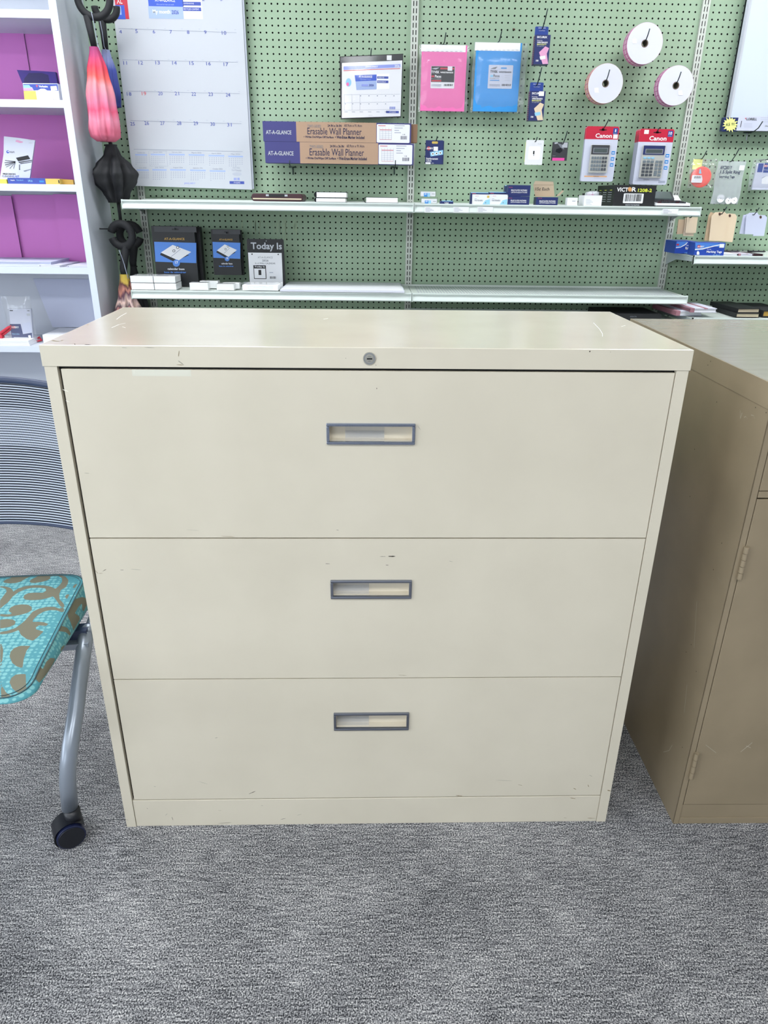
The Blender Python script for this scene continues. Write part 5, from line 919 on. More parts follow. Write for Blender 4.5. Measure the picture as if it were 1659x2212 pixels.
# ------------------------------------------------------------------ cream lateral filing cabinet
def uvbox(b, x0, x1, y0, y1, z0, z1, m): b.box(x0, x1, y0, y1, z0, z1, m)
CX, CY, CYAW, CW, CD, CH = -.7211, -2.3961, .0048, 1.067, .4396, 1.0504
def cabinet():
    t = thing('filing_cabinet', (CX, CY, 0), 'cream metal lateral filing cabinet with three wide drawers on grey carpet', 'filing cabinet', rz=CYAW)
    t['_o'] = (0., 0., 0.)
    cpz = CH-.034; st = .0205; g = .002
    b = MB(); b.box(0, CW, 0, CD, cpz, CH, 'cream_paint'); b.box(.0015, CW-.0015, .0015, CD-.0015, CH-.001, CH+.0003, 'cream_top')
    top = b.build('top_cap', t, bevel=.0025)
    b = MB(); b.box(g, g+.0015, .002, CD-.002, .0, cpz, 'cream_paint'); b.box(CW-g-.0015, CW-g, .002, CD-.002, 0, cpz, 'cream_paint'); b.box(g, CW-g, CD-.004, CD-.002, 0, cpz, 'cream_paint'); 
    for x0, x1 in ((g, g+st), (CW-g-st, CW-g)):
        b.box(x0, x1, .0015, .0045, 0, cpz, 'cream_paint')
    b.box(g+st-.0015, g+st, .0045, .03, 0, cpz, 'cream_paint'); b.box(CW-g-st, CW-g-st+.0015, .0045, .03, 0, cpz, 'cream_paint')
    b.box(g+st, CW-g-st, .027, .029, .03, cpz, 'gap_shade'); b.box(g+st, g+st+.0055, .012, .0125, .07, cpz-.0002, 'gap_shade'); b.box(CW-g-st-.003, CW-g-st, .012, .0125, .07, cpz-.0002, 'gap_shade'); b.box(g+st, CW-g-st, .010, .0105, cpz-.0062, cpz-.0002, 'gap_shade'); b.build('body', t, bevel=.0008)  # black backing and strips stand in for shade in the drawer gaps
    xi0, xi1 = g+st, CW-g-st
    b = MB(); b.box(xi0+.0006, xi1-.0006, .003, .02, 0, .0745, 'cream_paint'); b.build('plinth', t, bevel=.001)
    # paint scuffs that belong to front frame
    def loc(px, py, y=0.0):
        p = at(px, py, CY+y); return p.x-CX, p.z
    def marks(b, lst, y, base):
        for x0, y0, x1, y1, w, m in lst:
            (a, c), (d, e_) = loc(x0, y0), loc(x1, y1); dx, dz = d-a, e_-c; l = math.hypot(dx, dz) or 1; nx, nz = -dz/l*w, dx/l*w
            n = 5; up = []; dn = []
            rr = random.Random(int(x0*31+y0))
            for k in range(n+1): u = k/n; f = math.sin(math.pi*u)**.5*(rr.uniform(.5, 1)); up.append((a+dx*u+nx*f, c+dz*u+nz*f)); dn.append((a+dx*u-nx*f, c+dz*u-nz*f))
            for k in range(n): b.add([(up[k][0], y, up[k][1]), (up[k+1][0], y, up[k+1][1]), (dn[k+1][0], y, dn[k+1][1]), (dn[k][0], y, dn[k][1])], [(0, 1, 2, 3)], m)
    s = MB(); marks(s, [(387, 757, 385, 771, .0008, 'scuff_brown'), (384, 779, 397, 788.5, .0011, 'scuff_grey'), (380, 788, 398, 789, .0008, 'scuff_brown'), (310, 750, 335, 752, .0005, 'scuff_grey'), (262, 751, 275, 752, .0005, 'scuff_grey'), (1274, 759.5, 1277, 761, .0014, 'scuff'), (1320, 761, 1321, 762, .0004, 'scuff'), (746, 774, 747.5, 774.6, .0006, 'scuff'), (811.5, 788, 812.5, 791, .0004, 'scuff')], -.0003, 0)
    marks(s, [(160, 743, 163, 744, .0009, 'scuff'), (182, 744.5, 198, 745, .0006, 'scuff')], -.0003, 0)
    s.build('scuff_marks', t)
    # scratches in top
    s = MB()
    def tz(px, py): p = atz(px, py, CH+.0006); return (p.x-CX, p.y-CY, CH+.0006)
    for pts in ([(1285, 698), (1298, 712), (1304, 722), (1304, 728)], [(253, 690), (262, 683), (275, 676)], [(242, 708), (258, 701), (272, 698)], [(1345, 706), (1354, 704)], [(700, 690), (710, 688)], [(265, 706), (272, 708)]):
        q = [tz(*p) for p in pts]
        for a_, c_ in zip(q, q[1:]): d = (Vector(c_)-Vector(a_)).normalized(); nn = Vector((-d.y, d.x, 0))*.0006; s.quad([Vector(a_)+nn, Vector(c_)+nn, Vector(c_)-nn, Vector(a_)-nn], 'bright_white')
    for pts in ([(113, 735), (120, 736.5), (128, 737)], [(133, 735.5), (135, 734.5)], [(190, 701), (191, 702)]):
        q = [tz(*p) for p in pts]
        for a_, c_ in zip(q, q[1:]): d = (Vector(c_)-Vector(a_)).normalized(); nn = Vector((-d.y, d.x, 0))*.0016; s.quad([Vector(a_)+nn, Vector(c_)+nn, Vector(c_)-nn, Vector(a_)-nn], 'scuff_brown')
    s.build('scratches', t)
    # drawers
    zs = [(.7057, 1.0118), (.3945, .7035), (.0775, .3925)]; hp = [((704.5, 915.5), (896.5, 962)), ((713.5, 1255.5), (889, 1295)), ((720.5, 1543), (883, 1579))]
    mk = [[(814, 839, 814, 842.5, .0008, 'scuff'), (288, 799, 288, 810, .0003, 'scuff_pale'), (133, 842, 147, 847, .0012, 'scuff_pale'), (140, 866, 150, 870, .0009, 'scuff_pale'), (902, 921, 910, 932, .0004, 'scuff_grey'), (180, 1023, 192, 1024, .0005, 'scuff_grey'), (475, 1160, 508, 1162, .0005, 'scuff_brown'), (400, 1146, 430, 1148, .0003, 'scuff_grey'), (726, 1147, 732, 1148, .0009, 'scuff_grey')],
          [(838, 1204.8, 855, 1204.8, .0014, 'scuff'), (820, 1205, 834, 1205, .0005, 'scuff'), (702, 1220.3, 713, 1220.7, .0005, 'scuff'), (833, 1223.5, 840, 1223.8, .0005, 'scuff'), (204, 1233, 211, 1241, .0006, 'scuff_brown'), (211, 1240.5, 222, 1240, .0004, 'scuff_brown'), (220, 1236, 229, 1231, .0006, 'scuff'), (258, 1233, 266, 1233, .0005, 'scuff'), (280, 1231, 305, 1233, .0004, 'scuff_grey'), (970, 1215, 980, 1217, .0005, 'scuff_grey'), (860, 1462, 880, 1463, .0005, 'scuff_brown')],
          [(463, 1597, 470, 1596, .0008, 'scuff_grey'), (536, 1718.5, 552, 1712, .0009, 'scuff'), (331, 1701, 336, 1702, .0007, 'scuff_grey'), (425, 1690, 450, 1697, .0004, 'scuff_grey'), (1070, 1690, 1110, 1692, .0004, 'scuff_grey'), (1120, 1700, 1130, 1702, .0006, 'scuff_brown'), (985, 1723, 1000, 1724.5, .0013, 'scuff_brown'), (1240, 1708, 1247, 1711, .0011, 'scuff_brown'), (1272, 1700, 1274, 1706, .0008, 'scuff_brown'), (1275, 1680, 1282, 1683, .0007, 'scuff_grey')]]
    for i, ((z0, z1), (pa, pc), mks) in enumerate(zip(zs, hp, mk)):
        x0, x1 = xi0+.0048, xi1-.0012; yf = .003; b = MB()
        a, zc = loc(*pa); c, zd = loc(*pc); hx0, hx1, hz0, hz1 = a, c, zd, zc; e_ = .004; ix0, ix1, iz0, iz1 = hx0+e_, hx1-e_, hz0+e_, hz1-e_
        yb = yf+.016; v = [(x0, yf, z0), (x1, yf, z0), (x1, yf, z1), (x0, yf, z1), (ix0, yf, iz0), (ix1, yf, iz0), (ix1, yf, iz1), (ix0, yf, iz1)]; v += [(p[0], yb, p[2]) for p in v]
        fs = []
        for k in range(4): k2 = (k+1) % 4; fs += [(k, k2, 4+k2, 4+k), (8+k2, 8+k, 12+k, 12+k2), (k2, k, 8+k, 8+k2), (4+k, 4+k2, 12+k2, 12+k)]
        b.add(v, fs, 'cream_paint')
        b.box(ix0-.01, ix1+.01, yf+.0162, yf+.018, iz0-.01, iz1+.01, 'cream_deep')
        d = b.build('drawer', t, bevel=.0013)
        s = MB(); marks(s, mks, yf-.0003, 0)
        if i == 0:
            (ax, az), (bx, bz) = loc(283, 799), loc(412, 814); s.quad([(ax, yf-.0002, bz), (bx, yf-.0002, bz), (bx, yf-.0002, az), (ax, yf-.0002, az)], 'tape_film')
        s.sub('scuff_marks', d)
        # bevelled lip of the drawer face
        # handle frame
        f = MB(); fy = -.0015; w = .0052; mm = 'chrome' if i == 0 else 'brushed_chrome'
        f.box(hx0, hx1, fy, yf+.002, hz1-w, hz1, mm); f.box(hx0, hx1, fy, yf+.002, hz0, hz0+w, mm); f.box(hx0, hx0+w, fy, yf+.002, hz0+w, hz1-w, mm); f.box(hx1-w, hx1, fy, yf+.002, hz0+w, hz1-w, mm)
        h = f.sub('handle', d, bevel=.0012)
        p = MB(); p.box(ix0, ix0+.0012, yf+.002, yf+.016, iz0, iz1, 'cream_deep'); p.box(ix1-.0012, ix1, yf+.002, yf+.016, iz0, iz1, 'cream_deep'); p.box(ix0+.0012, ix1-.0012, yf+.002, yf+.016, iz0, iz0+.0012, 'cream_deep'); p.box(ix0+.0012, ix1-.0012, yf+.002, yf+.016, iz1-.0012, iz1, 'cream_deep')
        p.sub('pull_recess', d)
        q0, q1 = ((745, 831) if i == 0 else (719, 797) if i == 1 else (727, 797)); lx0 = loc(q0, pa[1])[0]; lx1 = loc(q1, pa[1])[0]; hh = iz1-iz0; k = MB()
        k.hexa([(lx0, yf+.006, iz0+.001), (lx1, yf+.006, iz0+.001), (lx1, yf+.0075, iz0+.001), (lx0, yf+.0075, iz0+.001), (lx0, yf+.0125, iz0+hh*.55), (lx1, yf+.0125, iz0+hh*.55), (lx1, yf+.0135, iz0+hh*.55), (lx0, yf+.0135, iz0+hh*.55)], 'label_clear')
        k.hexa([(lx0, yf+.0148, iz0+hh*.1), (lx1, yf+.0148, iz0+hh*.1), (lx1, yf+.0156, iz0+hh*.1), (lx0, yf+.0156, iz0+hh*.1), (lx0, yf+.0148, iz1-hh*.08), (lx1, yf+.0148, iz1-hh*.08), (lx1, yf+.0156, iz1-hh*.08), (lx0, yf+.0156, iz1-hh*.08)], 'label_clear')
        k.sub('label_holder', d)
    # lock
    lx, lz = loc(798, 775); l = MB(); l.disc((lx, .0005, lz), (0, -1, 0), .0104, .0022, 'lock_metal', 40); l.disc((lx, -.0017, lz), (0, -1, 0), .0088, .0006, 'grey', 40, .0078); l.disc((lx, -.0017, lz), (0, -1, 0), .0062, .0012, 'lock_metal', 32)
    l.box(lx-.0042, lx+.0046, -.0031, -.0029, lz-.0012, lz+.0010, 'gap_shade'); l.Y = CY-.0032
    k = MB(); 
    for s_, u0, u1, v0, v1 in (('T B', -.0018, .0018, .0026, .0042), ('X001', -.002, .002, -.0046, -.003)):
        vs, fs, ax, bx, ay, by = text_mesh(s_, False); l.add([(lx+u0+(v[0]-ax)*(u1-u0)/(bx-ax), -.003, lz+v0+(v[1]-ay)*(v1-v0)/(by-ay)) for v in vs], fs, 'charcoal')
    l.build('lock', t, bevel=.0003)
    s = MB(); marks(s, [(316, 1748, 319, 1749.5, .0007, 'scuff'), (356, 1764, 361, 1760, .0006, 'scuff_grey'), (370, 1767, 373, 1774, .0005, 'scuff'), (468, 1782, 500, 1779.6, .0006, 'scuff'), (563, 1743, 568, 1744, .0005, 'scuff_grey'), (605, 1773.5, 618, 1771, .0005, 'scuff'), (470, 1753.5, 478, 1754, .0005, 'scuff_grey'), (1233, 1729, 1246, 1731, .0012, 'scuff_brown'), (1270, 1773, 1290, 1774, .0008, 'scuff_brown'), (640, 1765, 652, 1762, .0005, 'scuff_grey'), (1219, 1772, 1227, 1773, .0006, 'scuff_brown')], .0027, 0); s.build('scuff_marks', t)
    s = MB(); marks(s, [(1313.5, 1711.5, 1321.5, 1713.5, .0022, 'scuff_brown'), (272, 1770, 277, 1774, .0007, 'scuff_grey')], .0012, 0); s.build('paint_chip', t)
    del t['_o']
mat('tape_film', '#DAD8C9', .25)
ROOT_FIX = None
cabinet()
# ------------------------------------------------------------------ tan cabinet on the right
def tan():
    X0, Y0, ya = .4923, -2.398, -.0026; W, H, D, cp_ = .914, .9943, .7318, .044
    t = thing('storage_cabinet', (X0, Y0, 0), 'tan metal storage cabinet with hinged door, cropped at the right', 'cabinet', rz=ya); t['_o'] = (0., 0., 0.)
    b = MB(); b.box(0, W, 0, D, H-cp_, H, 'tan_paint'); b.box(.002, W-.002, .002, D-.002, H-.001, H+.0003, 'tan_top'); b.build('top_cap', t, bevel=.002)
    b = MB(); b.box(.0015, .003, .001, D-.001, 0, H-cp_, 'tan_paint'); b.box(W-.003, W-.0015, .001, D-.001, 0, H-cp_, 'tan_paint'); b.box(.003, W-.003, D-.004, D-.002, 0, H-cp_, 'tan_paint'); b.box(.0015, .0135, .001, .004, 0, H-cp_, 'tan_paint'); b.box(W-.0135, W-.0015, .001, .004, 0, H-cp_, 'tan_paint'); b.box(.0135, W-.0135, .02, .022, 0, H-cp_, 'gap_shade'); b.build('body', t, bevel=.0006)
    b = MB(); b.box(.014, W-.014, .0015, .018, .0, .0175, 'tan_paint'); b.box(.014, W-.014, .003, .018, .0178, .055, 'tan_paint'); b.build('base_rail', t, bevel=.0006)
    xm = W/2
    for x0, x1 in ((.0150, xm-.001), (xm+.001, W-.015)):
        b = MB(); b.box(x0, x1, .001, .018, .0572, .787, 'tan_paint'); d = b.build('door', t, bevel=.001)
        if x0 < .1:
            for z0, z1 in ((.626, .694), (.136, .206)):
                h = MB(); n = 5 if z0 > .5 else 4
                for k in range(n): za = z0+(z1-z0)*k/n; h.disc((.0150, -.003, za+.0004), (0, 0, 1), .0048, (z1-z0)/n-.0008, 'tan_paint', 20, 0, False)
                h.sub('hinge', d)
            s = MB()
            for x, y, x2, y2 in ((1600, 1625, 1625, 1605), (1612, 1612, 1622, 1616), (1525, 1610, 1547, 1627)):
                a, c = at(x, y, Y0), at(x2, y2, Y0); s.hexa([(a.x-X0, .0007, a.z), (c.x-X0, .0007, c.z), (c.x-X0, .001, c.z), (a.x-X0, .001, a.z), (a.x-X0, .0007, a.z+.0007), (c.x-X0, .0007, c.z+.0007), (c.x-X0, .001, c.z+.0007), (a.x-X0, .001, a.z+.0007)], 'scuff_tan')
            s.sub('scratches', d)
    b = MB(); b.box(.0150, W-.015, .001, .018, .790, .802, 'tan_paint'); b.build('divider_rail', t, bevel=.0006)
    b = MB(); b.box(.0150, W-.015, .0015, .018, .8032, H-cp_-.002, 'tan_paint'); b.build('drawer', t, bevel=.001)
    s = MB()
    def sd(px, py): p = atx(px, py, X0+.001); return (.0011, p.y-Y0, p.z)
    for pts in ([(1599, 887), (1599, 905), (1603, 892), (1607, 902), (1611, 900), (1615, 905)], [(1622, 897), (1628, 898), (1630, 905)], [(1550, 1246), (1554, 1254)], [(1505, 1300), (1499, 1400)], [(1484, 1480), (1478, 1540)], [(1433, 1625), (1445, 1622), (1452, 1610)]):
        q = [sd(*p) for p in pts]
        for a_, c_ in zip(q, q[1:]): s.quad([a_, c_, (c_[0], c_[1]+.0012, c_[2]+.0006), (a_[0], a_[1]+.0012, a_[2]+.0006)], 'scuff_tan')
    for x, y in ((1530, 790), (1536, 782), (1548, 870), (1500, 972), (1490, 1074), (1493, 1394), (1482, 1410), (1504, 1452), (1474, 1616), (1541, 1232), (1632, 882), (1655, 893), (1559, 1175)):
        q = sd(x, y); s.quad([q, (q[0], q[1]+.002, q[2]), (q[0], q[1]+.002, q[2]+.0022), (q[0], q[1], q[2]+.0022)], 'scuff')
    s.v = [(v[0] if v[2] < H-cp_ else -.0003, v[1], v[2]) for v in s.v]
    s.build('scuff_marks', t); del t['_o']
mat('scuff_tan', '#B9B2A2', .6); tan()
# ------------------------------------------------------------------ nesting chair
m = mat('chair_fabric', '#4AA3B0', .55, spec=.3); N, L, bb = nodes(m); tc = N.new('ShaderNodeTexCoord'); vo = N.new('ShaderNodeTexVoronoi'); vo.inputs['Scale'].default_value = 92; vo.inputs['Randomness'].default_value = .35; vo.voronoi_dimensions = '3D'
cr = N.new('ShaderNodeValToRGB'); e = cr.color_ramp.elements; e[0].position = .40; e[0].color = col('#74AFB3'); e[1].position = .48; e[1].color = col('#4A8E99'); L.new(tc.outputs['Object'], vo.inputs['Vector']); L.new(vo.outputs['Distance'], cr.inputs[0])
aa = N.new('ShaderNodeAttribute'); aa.attribute_name = 'swirl'; c2 = N.new('ShaderNodeValToRGB'); c2.color_ramp.elements[0].position = .49; c2.color_ramp.elements[1].position = .51; mx = N.new('ShaderNodeMix'); mx.data_type = 'RGBA'
L.new(aa.outputs['Fac'], c2.inputs[0]); L.new(c2.outputs[0], mx.inputs[0]); L.new(cr.outputs[0], mx.inputs[6]); mx.inputs[7].default_value = col('#6F6C5A'); L.new(mx.outputs[2], bb.inputs['Base Color'])
TOPP = [[(45,330),(100,285),(170,270),(160,235),(90,225),(0,240),(0,215),(120,190),(250,195),(330,215),(385,250),(450,180),(540,135),(620,135),(560,190),(480,240),(400,280),(330,330),(250,355),(150,362),(70,350)],
 [(465,320),(500,290),(600,230),(700,205),(850,190),(960,200),(1040,230),(1085,290),(1075,350),(1040,410),(970,450),(940,520),(945,600),(1000,655),(1020,690),(1010,740),(950,700),(880,600),(840,560),(760,590),(650,620),(500,632),(400,625),(368,595),(390,550),(450,520),(550,510),(680,510),(735,475),(720,440),(620,430),(500,435),(400,460),(290,510),(200,580),(130,670),(50,730),(0,780),(0,640),(60,560),(105,500),(95,460),(40,435),(0,430),(0,405),(80,412),(160,435),(200,470),(210,500),(280,450),(400,405),(550,390),(700,390),(800,405),(880,440),(940,385),(985,320),(985,260),(930,225),(850,222),(790,235),(800,270),(740,310),(650,335),(560,352),(490,350)],
 [(135,800),(170,750),(240,715),(350,700),(450,705),(505,740),(505,790),(440,830),(330,865),(200,890),(100,900),(0,890),(0,855),(80,860),(170,860),(190,840),(150,820)],
 [(0,945),(100,935),(200,940),(248,970),(235,1020),(150,1060),(50,1080),(0,1085)],
 [(0,1140),(120,1120),(250,1070),(330,1010),(400,950),(450,890),(520,810),(620,760),(740,728),(860,722),(940,745),(1015,720),(1015,780),(985,800),(900,775),(800,775),(700,800),(600,860),(530,930),(515,970),(620,965),(700,970),(765,990),(730,1025),(620,1020),(570,1050),(570,1085),(640,1100),(690,1110),(600,1200),(520,1265),(420,1240),(330,1180),(295,1105),(200,1145),(100,1170),(0,1178)],
 [(150,1520),(165,1450),(220,1390),(320,1350),(480,1345),(420,1420),(370,1560),(355,1695),(260,1670),(190,1620)],
 [(140,1900),(170,1840),(240,1790),(345,1775),(400,1775),(400,2030),(250,2030),(180,1980)],
 [(0,1290),(30,1340),(50,1420),(40,1560),(15,1700),(10,1850),(20,1950),(80,2040),(180,2090),(300,2110),(100,2135),(0,2135)],
 [(60,120),(180,130),(400,125),(600,130),(350,150),(180,150),(110,135)], [(1150,400),(1180,355),(1230,340),(1180,420)], [(1030,560),(1050,520),(1100,515),(1060,600)]]
SIDEP = [[(1200,330),(1290,290),(1310,350),(1250,350)], [(1065,900),(1080,780),(1130,690),(1200,615),(1270,590),(1320,610),(1330,680),(1260,820),(1240,800),(1250,690),(1200,750),(1145,850),(1190,900),(1200,940),(1090,1130),(1075,1040)],
 [(490,1310),(620,1240),(720,1150),(790,1060),(820,930),(855,885),(895,960),(900,1040),(960,1035),(1020,1080),(1050,1180),(1030,1210),(990,1150),(930,1130),(860,1180),(780,1290),(700,1390),(650,1500),(630,1620),(640,1740),(700,1620),(750,1560),(790,1570),(790,1600),(690,1770),(550,1960),(550,1800),(570,1600),(590,1480),(625,1370),(540,1385),(470,1385)],
 [(870,1480),(900,1390),(950,1350),(940,1400)], [(345,1700),(430,1720),(490,1790),(500,1880),(460,1970),(400,2050),(365,2040),(345,1900)]]
def sdf(px, py, polys):
    best = 1e9; inside = False
    for poly in polys:
        n = len(poly); ins = False
        for i in range(n):
            x0, y0 = poly[i]; x1, y1 = poly[(i+1) % n]
            dx, dy = x1-x0, y1-y0; l = dx*dx+dy*dy; u = 0 if l == 0 else max(0, min(1, ((px-x0)*dx+(py-y0)*dy)/l)); d = (px-x0-dx*u)**2+(py-y0-dy*u)**2
            if d < best: best = d
            if (y0 > py) != (y1 > py) and px < (x1-x0)*(py-y0)/(y1-y0)+x0: ins = not ins
        inside |= ins
    d = math.sqrt(best); return d if inside else -d
def chair():
    O = Vector((-1.058, -2.334, 0)); ya = math.radians(6.5); Rz = Matrix.Rotation(ya, 4, 'Z'); Ri = Rz.inverted()
    t = thing('office_chair', O, 'nesting office chair with teal swirl seat and striped mesh back', 'chair', rz=ya); t['_o'] = (0., 0., 0.)
    ZT = .47; TW = Matrix.Translation(O) @ Rz
    def lc(v): return Ri @ (Vector(v)-O)
    top = [[tuple(lc(atz(x/7.375, 1210+y/7.375, ZT)))[:2] for x, y in p] for p in TOPP]
    hw = .24
    def side_pt(x, y):       # on the chair's right side plane
        d = Ri.to_3x3() @ ray(x/7.375, 1210+y/7.375); o = Ri @ (CAM-O); k = (hw-o.x)/d.x; return (o.y+d.y*k, o.z+d.z*k)
    side = [[side_pt(x, y) for x, y in p] for p in SIDEP]
    # seat: rounded slab, grid over plan then wrapped sides
    vs = []; fs = []; sw = []; nx, ny = 150, 150
    def topz(x, y): return ZT - .010*max(0, (abs(y+.0)-.12)/.11)**2*(1 if y < 0 else .4) - .006*(abs(x)/.24)**4
    sd = .45; idx = {}
    U = [(-hw)+(2*hw)*i/nx for i in range(nx+1)]; Vv = [-.222+.444*j/ny for j in range(ny+1)]
    rc = .045
    def clampr(x, y):        # round plan corners
        ax, ay = abs(x)-(hw-rc), abs(y)-(.222-rc)
        if ax > 0 and ay > 0:
            l = math.hypot(ax, ay); m_ = max(ax, ay); k = m_/l; return math.copysign(hw-rc+ax*k, x), math.copysign(.222-rc+ay*k, y)
        return x, y
    for i, x in enumerate(U):
        for j, y in enumerate(Vv):
            X, Y = clampr(x, y); vs.append((X, Y, topz(X, Y))); s = sdf(X, Y, top) if X > -.02 or True and X > -.05 else -1
            sw.append(.5+s*60)
    for i in range(nx):
        for j in range(ny): a = i*(ny+1)+j; fs.append((a, a+ny+1, a+ny+2, a+1))
    rim = [(i, 0) for i in range(nx)] + [(nx, j) for j in range(ny)] + [(i, ny) for i in range(nx, 0, -1)] + [(0, j) for j in range(ny, 0, -1)]
    prev = [i*(ny+1)+j for i, j in rim]; base = [vs[k] for k in prev]; nl = 36
    for l in range(1, nl+1):
        u = l/nl; cur = []
        for (x, y, z) in base:
            th = .098-.086*max(0, (.20-y)/.42)**1.4; out = .010*math.sin(math.pi*min(1, u*1.0))-.035*max(0, u-.5)**1.5*2; r_ = math.hypot(x, y) or 1
            X = x+(out if x > 0 else -out)*(1 if abs(x) > hw-rc-.001 else abs(x)/hw*.3); Y = y+(out if y > 0 else -out)*(1 if abs(y) > .222-rc-.001 else abs(y)/.222*.3); Z = z-th*u
            cur.append(len(vs)); vs.append((X, Y, Z)); sw.append(.5+(sdf(Y, Z, side) if x > .15 else -1)*60)
        for k in range(len(rim)): k2 = (k+1) % len(rim); fs.append((prev[k2], prev[k], cur[k], cur[k2]))
        prev = cur
    fs.append(tuple(prev))
    b = MB(); b.add(vs, fs, 'chair_fabric', True); seat = b.build('seat', t); at_ = seat.data.attributes.new('swirl', 'FLOAT', 'POINT'); at_.data.foreach_set('value', sw)
    loop = [(base[k][0]*1.003, base[k][1]*1.003, base[k][2]+.0005) for k in range(0, len(base), 5)]
    b = MB(); b.tube(loop, .0013, 'thread', 5, closed=True); b.tube([(p[0]*.975, p[1]*.975, p[2]+.0012) for p in loop], .0006, 'thread', 4, closed=True); b.sub('seam', seat)
    # under-seat pan
    b = MB(); b.rbox(-.2, .2, -.19, .19, 0, .02, .02, 'chair_dark'); b.v = [(v[0], v[2]*1.0-.0, 0) if False else v for v in b.v]
    b = MB(); b.box(-.19, .19, -.02, .18, .375, .392, 'chair_dark'); b.build('seat_pan', t)
    # legs (given in world, seen beside the cabinet)
    P = [V3(186, 1368, -2.215), V3(176, 1440, -2.27), V3(163, 1540, -2.345), V3(152, 1610, -2.395), V3(147, 1650, -2.415), V3(146, 1690, -2.42), V3(151, 1745, -2.42)]
    P = [lc(p) for p in P]; 
    def mir(ps): return [Vector((-p.x, p.y, p.z)) for p in ps]
    b = MB(); b.tube(P, .0135, 'chair_metal', 14, flat=1.25); b.build('front_leg', t); b = MB(); b.tube(mir(P), .0135, 'chair_metal', 14, flat=1.25); b.build('front_leg', t)
    Q = [P[0]+Vector((.004, .0, .01)), P[0]+Vector((.004, .07, -.04)), Vector((P[0].x+.006, .22, .22)), Vector((P[0].x+.008, .30, .10)), Vector((P[0].x+.008, .305, .06))]
    b = MB(); b.tube(Q, .0125, 'chair_metal', 12); b.build('rear_leg', t); b = MB(); b.tube(mir(Q), .0125, 'chair_metal', 12); b.build('rear_leg', t)
    b = MB(); z = P[0].z; b.box(-P[0].x-.005, P[0].x+.005, P[0].y-.012, P[0].y+.02, z-.012, z+.014, 'chair_dark'); 
    b.box(P[0].x-.10, P[0].x+.01, P[0].y-.03, P[0].y-.012, z-.022, z-.008, 'chair_metal'); b.build('cross_bar', t)
    def castor(cx, cyy, sgn=1, rot=0, yaw=0):
        r = .029; b = MB(); b.T = Matrix.Translation((cx, cyy, 0)) @ Matrix.Rotation(yaw, 4, 'Z'); z = r+.0005
        b.disc((-.026, 0, z), (1, 0, 0), r, .022, 'castor_hub', 40); b.disc((.004, 0, z), (1, 0, 0), r, .022, 'castor_hub', 40)
        b.disc((-.0255, 0, z), (1, 0, 0), r*.86, .002, 'castor_hub', 32); b.disc((.0255, 0, z), (1, 0, 0), r*.9, .002, 'castor_plastic', 32)
        q = b.build('castor', t, bevel=.002)
        b = MB(); b.T = Matrix.Translation((cx, cyy, 0)) @ Matrix.Rotation(yaw, 4, 'Z'); vs = []; n = 14
        for xx in (-.021, .021):
            for k in range(n+1): a = math.radians(25+190*k/n); vs.append((xx, (r+.004)*math.cos(a), z+(r+.004)*math.sin(a)))
        b.add(vs, [(k, k+1, n+2+k, n+1+k) for k in range(n)], 'castor_plastic', True)
        b.disc((0, .012, z+.02), (0, 0, 1), .0165, .030, 'castor_plastic', 24, 0, True); b.sub('fork', q)
    fx, fy = P[-1].x, P[-1].y
    castor(fx-.008, fy-.006, yaw=math.radians(-66)); castor(-fx+.004, fy-.012, yaw=math.radians(-15)); castor(Q[-1].x, Q[-1].y, yaw=math.radians(-20)); castor(-Q[-1].x, Q[-1].y)
    # back frame posts
    S = [P[0]+Vector((.004, .02, .0)), Vector((.262, .22, .40)), Vector((.258, .30, .50)), Vector((.247, .335, .56))]
    b = MB(); b.tube(S, .012, 'chair_metal', 12); b.build('back_post', t); b = MB(); b.tube(mir(S), .012, 'chair_metal', 12); b.build('back_post', t)
    # mesh back: shallow curve, leaning back
    zb0, zt0 = .545, .885; n, k_ = 30, 24; vs = []; up = []
    def bp(u, v):
        x = -.245+.49*u; c = (2*u-1)**2; y = .355+.045*v+.02*math.sin(v*3) - .055*c; z = zb0+(zt0-zb0)*v - .018*c*v - .012*c*(1-v); return Vector((x, y, z))
    for i in range(n+1):
        for j in range(k_+1): vs.append(tuple(bp(i/n, j/k_))); up.append(j/k_)
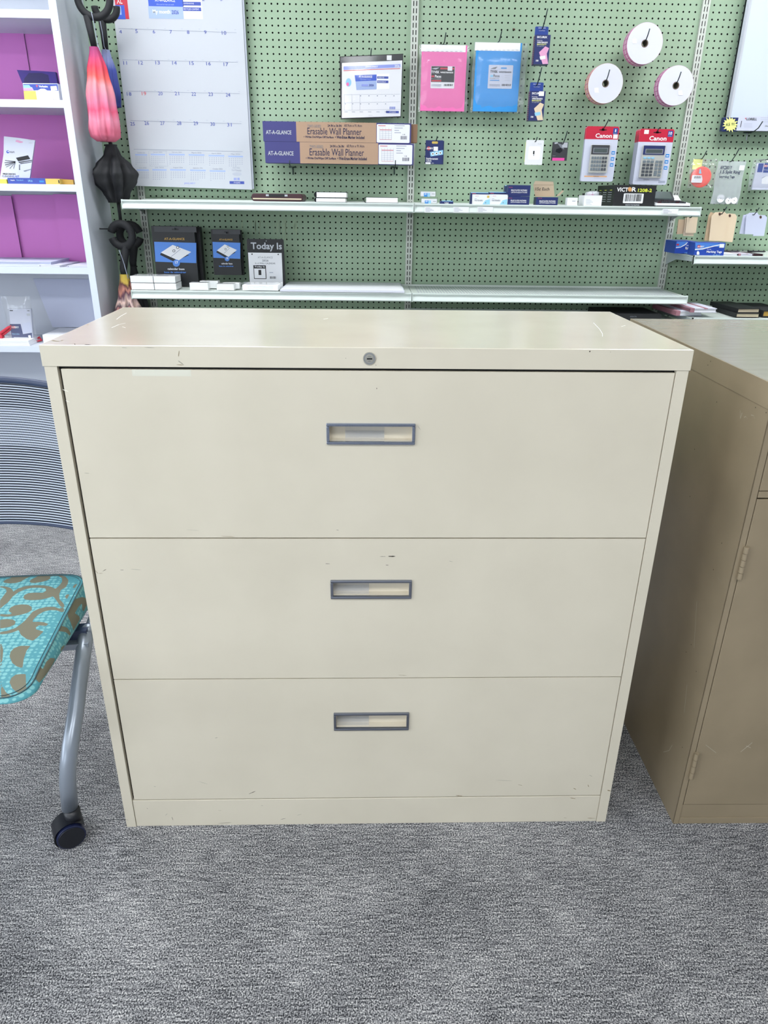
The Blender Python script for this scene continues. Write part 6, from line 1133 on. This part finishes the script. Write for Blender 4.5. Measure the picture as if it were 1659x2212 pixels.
    b = MB(); b.add(vs, [(i*(k_+1)+j, (i+1)*(k_+1)+j, (i+1)*(k_+1)+j+1, i*(k_+1)+j+1) for i in range(n) for j in range(k_)], 'mesh_back', True); o = b.build('backrest', t)
    at_ = o.data.attributes.new('up', 'FLOAT', 'POINT'); at_.data.foreach_set('value', up); md = o.modifiers.new('thick', 'SOLIDIFY'); md.thickness = .002
    b = MB(); b.tube([bp(i/n, 1) for i in range(n+1)], .0075, 'chair_dark', 10); b.tube([bp(0, j/k_) for j in range(k_+1)], .008, 'chair_dark', 10); b.tube([bp(1, j/k_) for j in range(k_+1)], .008, 'chair_dark', 10); b.sub('back_frame', o)
    b = MB(); b.tube([bp(i/n, 0) for i in range(n+1)], .0035, 'chair_dark', 8); b.sub('lower_edge', o)
    del t['_o']
m = mat('mesh_back', '#C8CEE0', .6); N, L, bb = nodes(m); aa = N.new('ShaderNodeAttribute'); aa.attribute_name = 'up'; tc = N.new('ShaderNodeTexCoord'); sx = N.new('ShaderNodeSeparateXYZ'); L.new(tc.outputs['Object'], sx.inputs[0])
def mm(op, a, b_=None, c_=None):
    q = N.new('ShaderNodeMath'); q.operation = op
    for i, v in enumerate((a, b_, c_)):
        if v is None: continue
        if isinstance(v, (int, float)): q.inputs[i].default_value = v
        else: L.new(v, q.inputs[i])
    return q.outputs[0]
st = mm('FRACT', mm('MULTIPLY', aa.outputs['Fac'], 57)); a1 = mm('GREATER_THAN', st, .6)
vx = mm('FRACT', mm('MULTIPLY', sx.outputs['X'], 420)); a2 = mm('GREATER_THAN', vx, .35)
band = mm('MULTIPLY', mm('GREATER_THAN', aa.outputs['Fac'], .54), mm('LESS_THAN', aa.outputs['Fac'], .80))
chk = mm('MULTIPLY', mm('MULTIPLY', band, a2), .22)
val = mm('MAXIMUM', mm('MULTIPLY', a1, mm('ADD', .72, mm('MULTIPLY', a2, .28))), chk)
cr = N.new('ShaderNodeValToRGB'); cr.color_ramp.elements[0].color = col('#0C1224'); cr.color_ramp.elements[1].color = col('#D9E0F2'); L.new(val, cr.inputs[0]); L.new(cr.outputs[0], bb.inputs['Base Color'])
chair()
